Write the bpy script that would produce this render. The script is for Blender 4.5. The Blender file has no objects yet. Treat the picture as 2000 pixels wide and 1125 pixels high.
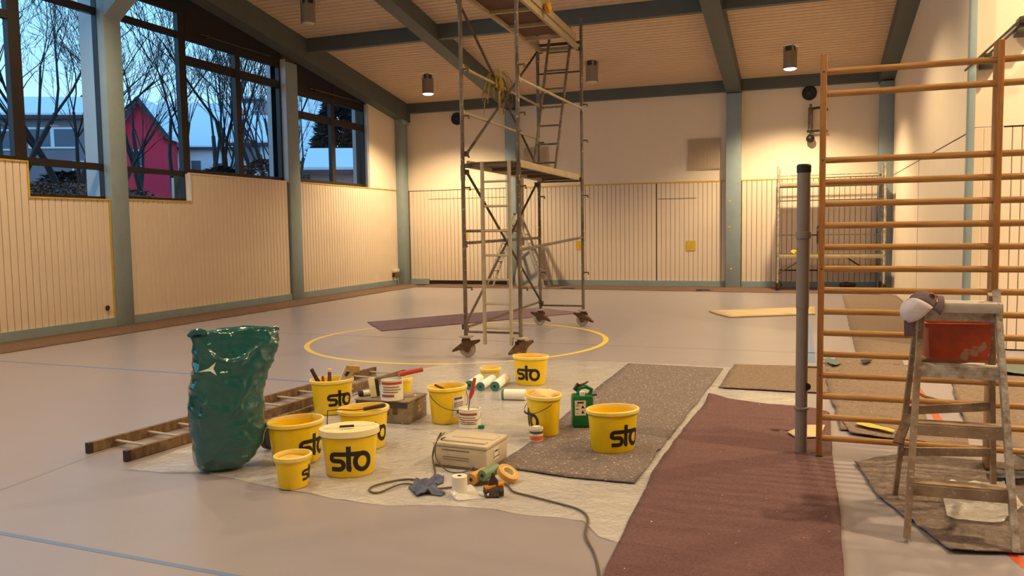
import bpy, bmesh, math, random
from mathutils import Vector, Matrix, noise
from mathutils.bvhtree import BVHTree

random.seed(7)
S = bpy.context.scene
C = S.collection
PI = math.pi

# ------------------------------------------------------------------ camera, sky, light, exposure
S.view_settings.view_transform = 'Standard'
S.view_settings.look = 'None'
S.view_settings.gamma = 1.0
S.view_settings.use_curve_mapping = False
S.view_settings.exposure = 0.12
S.cycles.max_bounces = 8
S.cycles.diffuse_bounces = 5
S.cycles.sample_clamp_indirect = 6.0
S.cycles.use_denoising = True

cd = bpy.data.cameras.new('camera')
cd.sensor_width = 36.0
cd.lens = 1580.0 / 2000.0 * 36.0
cd.clip_start = 0.05
cd.clip_end = 500
cam = bpy.data.objects.new('camera', cd)
C.objects.link(cam)
R_ = Vector((0.94034992, 0.33988771, -0.01477734))
U_ = Vector((-0.01096033, 0.07367971, 0.99722173))
F_ = Vector((-0.3400322, 0.93757541, -0.07300999))
cam.matrix_world = Matrix(((R_.x, U_.x, -F_.x, 0.0), (R_.y, U_.y, -F_.y, 0.0), (R_.z, U_.z, -F_.z, 1.55), (0, 0, 0, 1)))
S.camera = cam


def lin(c):
    c = c / 255.0
    return c / 12.92 if c <= 0.04045 else ((c + 0.055) / 1.055) ** 2.4


def rgb(r, g, b):
    return (lin(r), lin(g), lin(b), 1.0)


world = bpy.data.worlds.new('dusk_sky')
S.world = world
world.use_nodes = True
nt = world.node_tree
nt.nodes.clear()
wo = nt.nodes.new('ShaderNodeOutputWorld')
bg = nt.nodes.new('ShaderNodeBackground')
tc = nt.nodes.new('ShaderNodeTexCoord')
sep = nt.nodes.new('ShaderNodeSeparateXYZ')
grad = nt.nodes.new('ShaderNodeValToRGB')
nz = nt.nodes.new('ShaderNodeTexNoise')
mixc = nt.nodes.new('ShaderNodeMix')
mixc.data_type = 'RGBA'
cl = nt.nodes.new('ShaderNodeValToRGB')
nz.inputs['Scale'].default_value = 3.0
nz.inputs['Detail'].default_value = 4.0
nt.links.new(tc.outputs['Generated'], sep.inputs[0])
nt.links.new(tc.outputs['Generated'], nz.inputs['Vector'])
nt.links.new(sep.outputs['Z'], grad.inputs[0])
nt.links.new(nz.outputs['Fac'], cl.inputs[0])
e = grad.color_ramp.elements
e[0].position, e[0].color = 0.0, rgb(176, 216, 236)
e[1].position, e[1].color = 0.7, rgb(96, 158, 222)
e2 = e.new(0.28)
e2.color = rgb(142, 198, 236)
cl.color_ramp.elements[0].position, cl.color_ramp.elements[0].color = 0.42, (0, 0, 0, 1)
cl.color_ramp.elements[1].position, cl.color_ramp.elements[1].color = 0.68, (0.5, 0.5, 0.5, 1)
nt.links.new(cl.outputs['Color'], mixc.inputs[0])
nt.links.new(grad.outputs['Color'], mixc.inputs[6])
mixc.inputs[7].default_value = rgb(196, 226, 240)
nt.links.new(mixc.outputs[2], bg.inputs['Color'])
bg.inputs['Strength'].default_value = 1.9
nt.links.new(bg.outputs[0], wo.inputs[0])

WARM = (1.0, 0.75, 0.42)
LAMP_W = 1200.0          # each lit ceiling lamp
LIT_LAMPS = [           # x, y, power factor
    (-9.02, 18.85, 1.0), (-0.35, 19.05, 1.0), (-0.35, 14.2, 0.55), (-9.05, 9.0, 0.55),
    (-0.35, 9.5, 0.6), (-9.05, 4.8, 0.55), (4.0, 9.3, 1.2), (4.0, 4.8, 1.3), (-4.7, 4.8, 0.45), (-4.7, 0.2, 0.5), (-0.35, 0.2, 0.4)]
UNLIT_LAMPS = [(-4.77, 18.9), (-9.42, 14.22)]


# ------------------------------------------------------------------ materials
MATS = {}


def mat(name, col, rough=0.6, metal=0.0, var=0.0, vscale=8.0, bump=0.0, bscale=40.0, spec=0.5, col2=None,
        emit=None, estr=0.0, alpha=1.0, stretch=None, specks=None, coat=0.0, trans=0.0):
    if name in MATS:
        return MATS[name]
    m = bpy.data.materials.new(name)
    m.use_nodes = True
    t = m.node_tree
    b = t.nodes['Principled BSDF']
    b.inputs['Roughness'].default_value = rough
    b.inputs['Metallic'].default_value = metal
    b.inputs['Specular IOR Level'].default_value = spec
    b.inputs['Base Color'].default_value = col
    b.inputs['Alpha'].default_value = alpha
    b.inputs['Coat Weight'].default_value = coat
    b.inputs['Transmission Weight'].default_value = trans
    co = t.nodes.new('ShaderNodeTexCoord')
    src = co.outputs['Object']
    if stretch:
        mp = t.nodes.new('ShaderNodeMapping')
        mp.inputs['Scale'].default_value = stretch
        t.links.new(src, mp.inputs[0])
        src = mp.outputs[0]
    out = None
    if var > 0 or col2:
        n = t.nodes.new('ShaderNodeTexNoise')
        n.inputs['Scale'].default_value = vscale
        n.inputs['Detail'].default_value = 6.0
        n.inputs['Roughness'].default_value = 0.65
        t.links.new(src, n.inputs['Vector'])
        r = t.nodes.new('ShaderNodeValToRGB')
        c2 = col2 if col2 else tuple(max(0, x * (1 - var)) for x in col[:3]) + (1,)
        r.color_ramp.elements[0].position = 0.35
        r.color_ramp.elements[0].color = c2
        r.color_ramp.elements[1].position = 0.62
        r.color_ramp.elements[1].color = col
        t.links.new(n.outputs['Fac'], r.inputs[0])
        out = r.outputs['Color']
    if specks:  # (colour, scale, threshold): paint flecks
        vn = t.nodes.new('ShaderNodeTexNoise')
        vn.inputs['Scale'].default_value = specks[1]
        vn.inputs['Detail'].default_value = 3.0
        t.links.new(co.outputs['Object'], vn.inputs['Vector'])
        rr = t.nodes.new('ShaderNodeValToRGB')
        rr.color_ramp.elements[0].position = specks[2]
        rr.color_ramp.elements[1].position = specks[2] + 0.03
        t.links.new(vn.outputs['Fac'], rr.inputs[0])
        mx = t.nodes.new('ShaderNodeMix')
        mx.data_type = 'RGBA'
        t.links.new(rr.outputs['Color'], mx.inputs[0])
        if out:
            t.links.new(out, mx.inputs[6])
        else:
            mx.inputs[6].default_value = col
        mx.inputs[7].default_value = specks[0]
        out = mx.outputs[2]
    if out:
        t.links.new(out, b.inputs['Base Color'])
    if bump > 0:
        n2 = t.nodes.new('ShaderNodeTexNoise')
        n2.inputs['Scale'].default_value = bscale
        n2.inputs['Detail'].default_value = 5.0
        t.links.new(src, n2.inputs['Vector'])
        bp = t.nodes.new('ShaderNodeBump')
        bp.inputs['Strength'].default_value = bump
        bp.inputs['Distance'].default_value = 0.02
        t.links.new(n2.outputs['Fac'], bp.inputs['Height'])
        t.links.new(bp.outputs[0], b.inputs['Normal'])
    if emit:
        b.inputs['Emission Color'].default_value = emit
        b.inputs['Emission Strength'].default_value = estr
    MATS[name] = m
    return m


def glass_mat():
    m = bpy.data.materials.new('window_glass')
    m.use_nodes = True
    t = m.node_tree
    t.nodes.clear()
    o = t.nodes.new('ShaderNodeOutputMaterial')
    tr = t.nodes.new('ShaderNodeBsdfTransparent')
    tr.inputs['Color'].default_value = (0.86, 0.93, 0.97, 1)
    gl = t.nodes.new('ShaderNodeBsdfGlossy')
    gl.inputs['Roughness'].default_value = 0.01
    fr = t.nodes.new('ShaderNodeFresnel')
    fr.inputs['IOR'].default_value = 1.22
    mx = t.nodes.new('ShaderNodeMixShader')
    ge = t.nodes.new('ShaderNodeNewGeometry')
    iv = t.nodes.new('ShaderNodeMath')
    iv.operation = 'SUBTRACT'
    iv.inputs[0].default_value = 1.0
    t.links.new(ge.outputs['Backfacing'], iv.inputs[1])
    ml = t.nodes.new('ShaderNodeMath')
    ml.operation = 'MULTIPLY'
    t.links.new(fr.outputs[0], ml.inputs[0])
    t.links.new(iv.outputs[0], ml.inputs[1])
    t.links.new(ml.outputs[0], mx.inputs[0])
    t.links.new(tr.outputs[0], mx.inputs[1])
    t.links.new(gl.outputs[0], mx.inputs[2])
    t.links.new(mx.outputs[0], o.inputs['Surface'])
    return m


GLASS = glass_mat()
M = dict(
    floor=mat('grey_linoleum', rgb(152, 144, 150), 0.30, var=0.05, vscale=1.6, spec=0.5),
    board=mat('white_painted_board', rgb(230, 212, 192), 0.5, var=0.05, vscale=3, bump=0.05, bscale=20),
    groove=mat('dark_joint', rgb(88, 70, 48), 0.9),
    plaster=mat('white_plaster', rgb(232, 216, 196), 0.75, var=0.03, vscale=2, bump=0.06, bscale=30),
    teal=mat('teal_grey_paint', rgb(142, 158, 164), 0.5, var=0.08, vscale=4, bump=0.04),
    beam=mat('dark_teal_beam', rgb(84, 92, 92), 0.6, var=0.1, vscale=3),
    ceil=mat('ceiling_board_wood', rgb(212, 186, 160), 0.65, var=0.12, vscale=3.0, stretch=(0.5, 8, 8)),
    ceilgap=mat('ceiling_gap', rgb(60, 42, 30), 0.9),
    frame=mat('dark_brown_window_frame', rgb(30, 22, 22), 0.45, var=0.15, vscale=6),
    header=mat('dark_brown_fascia', rgb(28, 20, 19), 0.6, var=0.15, vscale=4),
    reveal=mat('pale_outer_reveal', rgb(200, 200, 205), 0.7),
    tape=mat('yellow_masking_tape', rgb(214, 178, 58), 0.6, var=0.15, vscale=10),
    yline=mat('yellow_floor_line', rgb(236, 204, 80), 0.4),
    bline=mat('blue_floor_line', rgb(104, 124, 164), 0.4),
    dline=mat('grey_floor_line', rgb(140, 138, 136), 0.4),
    rline=mat('red_floor_line', rgb(196, 84, 50), 0.4),
    vent=mat('pale_brown_vent', rgb(186, 166, 142), 0.7),
    black=mat('black_plastic', rgb(26, 24, 24), 0.5),
    darkmetal=mat('dark_grey_metal', rgb(70, 66, 62), 0.45, metal=0.5),
    steel=mat('scaffold_tube', rgb(128, 112, 94), 0.5, metal=0.3, col2=rgb(84, 70, 56), vscale=9, specks=(rgb(206, 194, 174), 30, 0.66), stretch=(1, 1, 0.3)),
    steel2=mat('scaffold_brace_tube', rgb(96, 82, 66), 0.55, metal=0.3, col2=rgb(66, 54, 44), vscale=14),
    alu=mat('aluminium_ladder', rgb(182, 166, 138), 0.45, metal=0.25, var=0.15, vscale=12),
    rust=mat('rusty_caster', rgb(104, 70, 44), 0.75, col2=rgb(60, 40, 28), vscale=22),
    wheel=mat('pale_wheel_rubber', rgb(176, 162, 142), 0.6, var=0.2, vscale=20),
    deck=mat('scaffold_deck', rgb(108, 92, 74), 0.7, var=0.25, vscale=7),
    deckdark=mat('scaffold_deck_plywood', rgb(96, 64, 46), 0.75, var=0.25, vscale=5, stretch=(1, 6, 1)),
    toe=mat('scaffold_toe_frame', rgb(178, 160, 130), 0.55, var=0.2, vscale=10),
    wood=mat('varnished_pine', rgb(170, 118, 62), 0.35, col2=rgb(140, 90, 42), vscale=5, stretch=(8, 8, 0.8), coat=0.3),
    rung=mat('varnished_beech_rung', rgb(182, 136, 78), 0.3, col2=rgb(152, 106, 56), vscale=6, stretch=(0.8, 10, 10), coat=0.35),
    pipe=mat('grey_pvc_pipe', rgb(132, 122, 116), 0.4, var=0.05, vscale=5),
    oldwood=mat('weathered_ladder_wood', rgb(132, 104, 76), 0.75, col2=rgb(88, 64, 44), vscale=9, stretch=(3, 3, 1)),
    padwood=mat('paint_spattered_wood', rgb(160, 138, 114), 0.75, col2=rgb(122, 98, 76), vscale=7, specks=(rgb(182, 168, 152), 60, 0.655)),
    padwhite=mat('paint_coated_wood', rgb(196, 188, 178), 0.7, col2=rgb(140, 122, 102), vscale=16, bump=0.3, bscale=50),
    orlabel=mat('orange_tin_label', rgb(214, 104, 52), .5),
    orange=mat('orange_red_tub', rgb(196, 78, 34), 0.4, col2=rgb(150, 58, 30), vscale=5, specks=(rgb(170, 142, 118), 8, 0.60)),
    felt=mat('grey_brown_felt', rgb(128, 114, 110), 0.95, col2=rgb(98, 86, 84), vscale=60, bump=0.5, bscale=160, specks=(rgb(214, 202, 184), 60, 0.655)),
    feltl=mat('brown_grey_felt', rgb(126, 110, 102), 0.95, col2=rgb(96, 82, 76), vscale=30, bump=0.5, bscale=120, specks=(rgb(186, 170, 150), 45, 0.72)),
    feltb=mat('brown_felt', rgb(134, 114, 98), 0.95, col2=rgb(108, 90, 76), vscale=40, bump=0.4, bscale=140, specks=(rgb(190, 174, 150), 50, 0.70)),
    feltm=mat('maroon_felt', rgb(112, 80, 80), 0.95, col2=rgb(92, 62, 64), vscale=70, bump=0.5, bscale=160, specks=(rgb(222, 208, 200), 40, 0.735)),
    feltp=mat('purple_felt', rgb(132, 104, 112), 0.95, col2=rgb(116, 92, 100), vscale=60, bump=0.3, bscale=160),
    feltd=mat('dust_felt_strip', rgb(122, 94, 78), 0.95, col2=rgb(98, 74, 60), vscale=20, bump=0.3, bscale=100),
    card=mat('buff_board', rgb(200, 176, 132), 0.7, var=0.08, vscale=4),
    yellow=mat('yellow_bucket_plastic', rgb(244, 206, 8), 0.32, var=0.06, vscale=4),
    yrim=mat('yellow_bucket_rim', rgb(242, 208, 40), 0.4, col2=rgb(240, 222, 150), vscale=6),
    ink=mat('black_print', rgb(24, 18, 14), 0.5),
    lid=mat('cream_lid', rgb(240, 226, 178), 0.4, var=0.06, vscale=5),
    label=mat('white_label', rgb(222, 216, 204), 0.55),
    ltext=mat('brown_label_print', rgb(150, 78, 56), 0.6),
    lgrey=mat('grey_label_print', rgb(84, 80, 78), 0.6),
    paintor=mat('orange_paint', rgb(240, 140, 10), 0.3, var=0.2, vscale=9),
    whiteplastic=mat('white_plastic', rgb(228, 222, 208), 0.4, var=0.06, vscale=8),
    green=mat('green_canister', rgb(10, 108, 58), 0.3),
    bag=mat('green_refuse_bag', rgb(8, 86, 88), 0.16, var=0.1, vscale=5, bump=0.55, bscale=4, spec=0.8, stretch=(1.2, 1, 2.2), coat=0.3),
    baglogo=mat('bag_white_print', rgb(206, 216, 206), 0.4),
    teal2=mat('roller_end_teal', rgb(54, 120, 112), 0.6),
    fleece=mat('white_roller_fleece', rgb(240, 234, 222), 0.95, bump=0.08, bscale=90),
    casebeige=mat('beige_case_plastic', rgb(198, 184, 158), 0.5, var=0.05, vscale=5),
    casedark=mat('beige_case_seam', rgb(110, 96, 78), 0.6),
    boxwood=mat('worn_box_ply', rgb(152, 134, 106), 0.7, col2=rgb(112, 96, 78), vscale=9, specks=(rgb(226, 214, 190), 20, 0.66)),
    boxdark=mat('dark_box_band', rgb(72, 62, 52), 0.7, var=0.2, vscale=12),
    cable=mat('grey_brown_cable', rgb(92, 78, 64), 0.6),
    rag=mat('blue_rag_cloth', rgb(92, 98, 124), 0.9, col2=rgb(62, 66, 90), vscale=20, bump=0.4, bscale=60),
    pinkrag=mat('peach_paper', rgb(238, 196, 140), 0.85, bump=0.4, bscale=30),
    red=mat('red_handle', rgb(178, 64, 50), 0.45),
    blackh=mat('dark_brown_handle', rgb(52, 36, 26), 0.5),
    tan=mat('tan_bristle', rgb(190, 156, 96), 0.85, var=0.3, vscale=30),
    capwhite=mat('pale_cap_cloth', rgb(214, 204, 208), 0.9, bump=0.2, bscale=90),
    cappurple=mat('mauve_cap_cloth', rgb(104, 84, 90), 0.9, bump=0.2, bscale=90),
    greenscrap=mat('grey_green_scrap', rgb(96, 108, 100), 0.7, var=0.2, vscale=14),
    snow=mat('snow', rgb(222, 232, 240), 0.8),
    redwall=mat('red_house_render', rgb(226, 44, 72), 0.8),
    whitewall=mat('white_house_render', rgb(226, 228, 232), 0.8),
    greywall=mat('grey_house_render', rgb(128, 118, 124), 0.8),
    pinkwall=mat('pink_house_render', rgb(158, 132, 142), 0.8),
    darkroof=mat('dark_roof_edge', rgb(58, 54, 62), 0.7),
    winglass=mat('far_window_glass', rgb(70, 84, 104), 0.25),
    bark=mat('winter_bark', rgb(62, 54, 52), 0.9, var=0.2, vscale=10),
    conifer=mat('dark_conifer', rgb(36, 44, 46), 0.9, var=0.3, vscale=10),
    hedge=mat('brown_winter_hedge', rgb(142, 108, 88), 0.95, col2=rgb(96, 72, 60), vscale=5),
    ground=mat('winter_ground', rgb(92, 76, 64), 0.95, col2=rgb(70, 56, 48), vscale=1.2, specks=(rgb(214, 222, 230), 0.9, 0.62)),
    lampglow=mat('lit_lamp_glass', rgb(255, 240, 210), 0.4, emit=(1.0, 0.86, 0.62, 1), estr=14.0),
    lampoff=mat('unlit_lamp_glass', rgb(196, 186, 160), 0.3),
    lampcan=mat('brushed_lamp_can', rgb(150, 140, 130), 0.38, metal=0.35),
)


def film_mat():
    m = bpy.data.materials.new('clear_plastic_film')
    m.use_nodes = True
    t = m.node_tree
    b = t.nodes['Principled BSDF']
    b.inputs['Base Color'].default_value = rgb(244, 240, 234)
    b.inputs['Roughness'].default_value = 0.12
    b.inputs['Specular IOR Level'].default_value = 0.9
    b.inputs['Alpha'].default_value = 0.50
    co = t.nodes.new('ShaderNodeTexCoord')
    n = t.nodes.new('ShaderNodeTexNoise')
    n.inputs['Scale'].default_value = 3.2
    n.inputs['Detail'].default_value = 3.0
    n.inputs['Distortion'].default_value = 1.2
    t.links.new(co.outputs['Object'], n.inputs['Vector'])
    bp = t.nodes.new('ShaderNodeBump')
    bp.inputs['Strength'].default_value = 0.55
    bp.inputs['Distance'].default_value = 0.08
    t.links.new(n.outputs['Fac'], bp.inputs['Height'])
    t.links.new(bp.outputs[0], b.inputs['Normal'])
    bp.inputs['Strength'].default_value = 0.22
    n3 = t.nodes.new('ShaderNodeTexNoise')
    n3.inputs['Scale'].default_value = 9.0
    n3.inputs['Detail'].default_value = 3.0
    n3.inputs['Distortion'].default_value = 2.0
    t.links.new(co.outputs['Object'], n3.inputs['Vector'])
    b3 = t.nodes.new('ShaderNodeBump')
    b3.inputs['Strength'].default_value = 1.0
    b3.inputs['Distance'].default_value = 0.06
    t.links.new(n3.outputs['Fac'], b3.inputs['Height'])
    b.inputs['Coat Weight'].default_value = 0.7
    b.inputs['Coat Roughness'].default_value = 0.09
    b.inputs['Coat IOR'].default_value = 1.7
    t.links.new(b3.outputs[0], b.inputs['Coat Normal'])
    return m


M['film'] = film_mat()


# ------------------------------------------------------------------ mesh helpers
class MB:
    def __init__(s):
        s.v, s.f, s.mi, s.m = [], [], [], 0

    def add(s, vs, fs):
        o = len(s.v)
        s.v += [tuple(p) for p in vs]
        for f in fs:
            s.f.append(tuple(i + o for i in f))
            s.mi.append(s.m)
        return s

    def box(s, c, d, rot=None, bev=0.0):
        x, y, z = d[0] / 2, d[1] / 2, d[2] / 2
        if bev > 0:
            b = min(bev, x * .9, y * .9, z * .9)
            bm = bmesh.new()
            bmesh.ops.create_cube(bm, size=1.0)
            for v in bm.verts:
                v.co = Vector((v.co.x * d[0], v.co.y * d[1], v.co.z * d[2]))
            bmesh.ops.bevel(bm, geom=bm.edges[:], offset=b, segments=2, affect='EDGES', profile=0.5)
            bm.verts.index_update()
            vs = [v.co.copy() for v in bm.verts]
            fs = [[v.index for v in f.verts] for f in bm.faces]
            bm.free()
        else:
            vs = [Vector(p) for p in ((-x, -y, -z), (x, -y, -z), (x, y, -z), (-x, y, -z), (-x, -y, z), (x, -y, z), (x, y, z), (-x, y, z))]
            fs = [(0, 3, 2, 1), (4, 5, 6, 7), (0, 1, 5, 4), (1, 2, 6, 5), (2, 3, 7, 6), (3, 0, 4, 7)]
        if rot is not None:
            vs = [rot @ p for p in vs]
        c = Vector(c)
        return s.add([p + c for p in vs], fs)

    def beam(s, a, b, w, h, up=(0, 0, 1)):
        """rectangular bar from a to b"""
        a, b = Vector(a), Vector(b)
        d = (b - a).normalized()
        side = d.cross(Vector(up))
        if side.length < 1e-4:
            side = d.cross(Vector((0, 1, 0)))
        side.normalize()
        u = side.cross(d).normalized()
        vs = []
        for p in (a, b):
            for i, j in ((-1, -1), (1, -1), (1, 1), (-1, 1)):
                vs.append(p + side * (i * w / 2) + u * (j * h / 2))
        return s.add(vs, [(0, 1, 2, 3), (7, 6, 5, 4), (0, 4, 5, 1), (1, 5, 6, 2), (2, 6, 7, 3), (3, 7, 4, 0)])

    def tube(s, pts, r, n=8, cap=True, sq=1.0):
        pts = [Vector(p) for p in pts]
        k = len(pts)
        rs = r if isinstance(r, (list, tuple)) else [r] * k
        vs, fs = [], []
        t0 = (pts[1] - pts[0]).normalized()
        ref = Vector((0, 0, 1)) if abs(t0.z) < 0.9 else Vector((0, 1, 0))
        x = t0.cross(ref).normalized()
        for i, p in enumerate(pts):
            t = (pts[min(i + 1, k - 1)] - pts[max(i - 1, 0)]).normalized()
            x = (x - t * x.dot(t)).normalized()
            y = t.cross(x)
            for j in range(n):
                a = 2 * PI * j / n
                vs.append(p + (x * math.cos(a) + y * math.sin(a) * sq) * rs[i])
        for i in range(k - 1):
            for j in range(n):
                a, b = i * n + j, i * n + (j + 1) % n
                fs.append((a, b, b + n, a + n))
        if cap:
            fs.append(tuple(range(n))[::-1])
            fs.append(tuple(range((k - 1) * n, k * n)))
        return s.add(vs, fs)

    def lathe(s, prof, n=32, sx=1.0, sy=1.0, c=(0, 0, 0), rot=None, closed=False):
        closed = closed or abs(prof[0][0] - prof[-1][0]) + abs(prof[0][1] - prof[-1][1]) < .02 and prof[0][0] > 1e-6 and len(prof) > 3
        c = Vector(c)
        vs, fs = [], []
        for r, z in prof:
            for j in range(n):
                a = 2 * PI * j / n
                p = Vector((r * sx * math.cos(a), r * sy * math.sin(a), z))
                if rot is not None:
                    p = rot @ p
                vs.append(p + c)
        for i in range(len(prof) - 1):
            for j in range(n):
                a, b = i * n + j, i * n + (j + 1) % n
                fs.append((a, b, b + n, a + n))
        if prof[0][0] > 1e-6 and not closed:
            fs.append(tuple(range(n))[::-1])
        if prof[-1][0] > 1e-6 and not closed:
            fs.append(tuple(range((len(prof) - 1) * n, len(prof) * n)))
        return s.add(vs, fs)

    def prism(s, poly, z0, z1):
        n = len(poly)
        vs = [(p[0], p[1], z0) for p in poly] + [(p[0], p[1], z1) for p in poly]
        fs = [tuple(range(n))[::-1], tuple(range(n, 2 * n))] + [(i, (i + 1) % n, n + (i + 1) % n, n + i) for i in range(n)]
        return s.add(vs, fs)

    def build(s, name, mats, parent=None, loc=(0, 0, 0), rotz=0.0, smooth=35, rot=None):
        me = bpy.data.meshes.new(name)
        me.from_pydata([tuple(p) for p in s.v], [], s.f)
        if not isinstance(mats, (list, tuple)):
            mats = [mats]
        for m in mats:
            me.materials.append(m)
        if len(mats) > 1:
            me.polygons.foreach_set('material_index', s.mi)
        me.update()
        if smooth:
            me.shade_smooth()
            me.set_sharp_from_angle(angle=math.radians(smooth))
        return link(name, me, parent, loc, rotz, rot)


def link(name, me, parent=None, loc=(0, 0, 0), rotz=0.0, rot=None):
    o = bpy.data.objects.new(name, me)
    C.objects.link(o)
    o.location = loc
    o.rotation_euler = rot if rot is not None else (0, 0, rotz)
    if parent is not None:
        o.parent = parent
    return o


def tag(o, label=None, cat=None, group=None, kind=None):
    if label:
        o['label'] = label
    if cat:
        o['category'] = cat
    if group:
        o['group'] = group
    if kind:
        o['kind'] = kind
    return o


def thing(name, label, cat, loc=(0, 0, 0), rotz=0.0, group=None, kind=None):
    o = link(name, None, None, loc, rotz)
    return tag(o, label, cat, group, kind)


def copy_tree(o, parent=None):
    c = o.copy()
    C.objects.link(c)
    if parent is not None:
        c.parent = parent
    for ch in [x for x in o.children]:
        copy_tree(ch, c)
    return c


def face(x, y):
    return math.atan2(-x, y)


# ------------------------------------------------------------------ the room
XL, YB, XR = -10.98, 21.08, 1.90
YF = -5.0            # wall behind the camera
HP, HS = 2.66, 2.12  # panel top, low sill


def ceil_z(y):
    return 5.10 + 0.158 * (21.1 - y)


fl = MB().box(((XL + 6.2) / 2, (YF + YB) / 2, -0.05), (6.2 - XL + .5, YB - YF + .6, 0.1)).build('floor', M['floor'], smooth=0)
tag(fl, 'light grey linoleum sports hall floor with coloured court lines', 'floor', kind='structure')

# court lines, thin layers on the floor
def line_strip(pts, w, m, name='court_line'):
    b = MB()
    for i in range(len(pts) - 1):
        a, c = Vector(pts[i]).to_3d(), Vector(pts[i + 1]).to_3d()
        d = (c - a).normalized()
        n = Vector((-d.y, d.x, 0)) * w / 2
        q = [a - n, c - n, c + n, a + n]
        b.prism([(p.x, p.y) for p in q], 0.0002, 0.0012)
    return b.build(name, m, fl, smooth=0)


b = MB()
cx, cy, cr = -4.60, 10.42, 2.08
N = 96
ring = []
for i in range(N):
    a0, a1 = 2 * PI * i / N, 2 * PI * (i + 1) / N
    q = [(cx + r * math.cos(a), cy + r * math.sin(a)) for r, a in ((cr - .035, a0), (cr + .035, a0), (cr + .035, a1), (cr - .035, a1))]
    b.prism(q, 0.0004, 0.0016)
b.build('centre_circle', M['yline'], fl, smooth=0)['label'] = 'yellow centre circle'
line_strip([(-10.2, 7.24), (-4.4, 7.06)], 0.045, M['bline'])
line_strip([(-8.0, 3.12), (-1.6, 2.88)], 0.032, M['bline'])
line_strip([(-4.55, 2.9), (-4.76, 4.6)], 0.03, M['dline'])
line_strip([(-9.9, 10.45), (1.6, 10.33)], 0.04, M['dline'])
line_strip([(0.08, 9.6), (0.02, 18.5)], 0.10, M['bline'])
line_strip([(1.008, 8.985), (1.003, 6.620)], 0.06, M['rline'])
line_strip([(0.925, 4.259), (0.959, 4.090)], 0.06, M['rline'])

# ---- left wall: backing, boards, plaster
wl = MB()
wl.box((XL - .20, (YF + 9.05) / 2, HP / 2), (.35, 9.05 - YF, HP))
for y0, y1, z in ((9.05, 10.6, HS), (10.9, 12.45, HS), (12.45, 15.57, HP + .01), (16.0, 19.2, HP + .02)):
    wl.box((XL - .20, (y0 + y1) / 2, z / 2), (.35, y1 - y0, z))
wl.box((XL - .20, 10.75, 3.6), (.35, .3, 7.2))
wl.box((XL - .20, 15.785, 3.2), (.35, .43, 6.4))
wl.box((XL - .20, 20.25, 3.0), (.35, 2.1, 6.0))
# closed part above the windows and, before them, up to the roof
wall_left = wl.build('wall_left', M['groove'], smooth=0)
tag(wall_left, 'left wall of white vertical boards under tall windows', 'wall', kind='structure')

bd = MB()
prof = [(-.0535, 0), (-.0535, .016), (-.0475, .024), (.0475, .024), (.0535, .016), (.0535, 0)]
bd.add([(u, -w, z) for z in (0, 1) for (u, w) in prof],
       [tuple(range(6)), tuple(range(11, 5, -1))] + [(i + 6, (i + 1) % 6 + 6, (i + 1) % 6, i) for i in range(6)])
board0 = bd.build('board', M['board'], smooth=0)
board_mesh = board0.data
bpy.data.objects.remove(board0)


def boards(parent, x0, x1, z0, z1, origin, rz, pitch=.115):
    """vertical boards along local x of a wall frame; origin + x*dir"""
    n = max(1, int(round((x1 - x0) / pitch)))
    p = (x1 - x0) / n
    ux, uy = math.cos(rz), math.sin(rz)
    for i in range(n):
        t = x0 + (i + .5) * p
        o = link('board', board_mesh, parent, (origin[0] + ux * t, origin[1] + uy * t, z0), rz)
        o.scale = (p / .1155, 1, z1 - z0)


B0 = .15
RL = PI / 2   # boards face +x: local -y -> +x
xo = XL - .024
boards(wall_left, 3.4, 9.03, B0, HP, (xo, 0), RL)
boards(wall_left, 9.03, 10.52, B0, HS + .01, (xo, 0), RL)
boards(wall_left, 10.93, 12.43, B0, HS + .03, (xo, 0), RL)
boards(wall_left, 12.43, 15.54, B0, HP + .02, (xo, 0), RL)
boards(wall_left, 16.02, 20.90, B0, HP + .03, (xo, 0), RL)
b = MB()
b.box((XL - .012, 20.03, 3.9), (.03, 1.72, 2.42))
b.build('plaster', M['plaster'], wall_left, smooth=0)
b = MB()
for y0, y1, z in ((3.4, 9.05, HP + .005), (9.03, 10.56, HS + .015), (10.92, 12.45, HS + .035), (16.0, 20.9, HP + .035)):
    b.box((XL - .02, (y0 + y1) / 2, z), (.07, y1 - y0, .022))
b.box((XL + .002, 9.04, (HP + HS) / 2), (.012, .03, HP - HS + .03))
b.box((XL + .003, 10.53, 1.14), (.012, .028, 2.0))
b.build('masking_tape', M['tape'], wall_left, smooth=0)
b = MB()
b.box((XL - .02, 14.0, HP + .03), (.07, 3.1, .02))
b.box((XL - .09, 12.452, HP / 2 + HS / 2 + .02), (.20, .012, HP - HS))
b.build('window_board', M['board'], wall_left, smooth=0)

b = MB().box((XL + .006, (3.4 + 20.9) / 2, B0 / 2), (.035, 17.5, B0))
tag(b.build('baseboard_left', M['teal'], smooth=0), 'teal baseboard along the left wall', 'baseboard', kind='structure')

b = MB()
for y, z0, z1 in ((15.562, HP, 5.4), (10.592, HS, 6.4), (19.192, HP, 4.9), (12.458, HS + .05, HP)):
    b.box((XL - .04, y, (z0 + z1) / 2), (.14, .014, z1 - z0))
b.build('jamb_lining', M['reveal'], wall_left, smooth=0)
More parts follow.
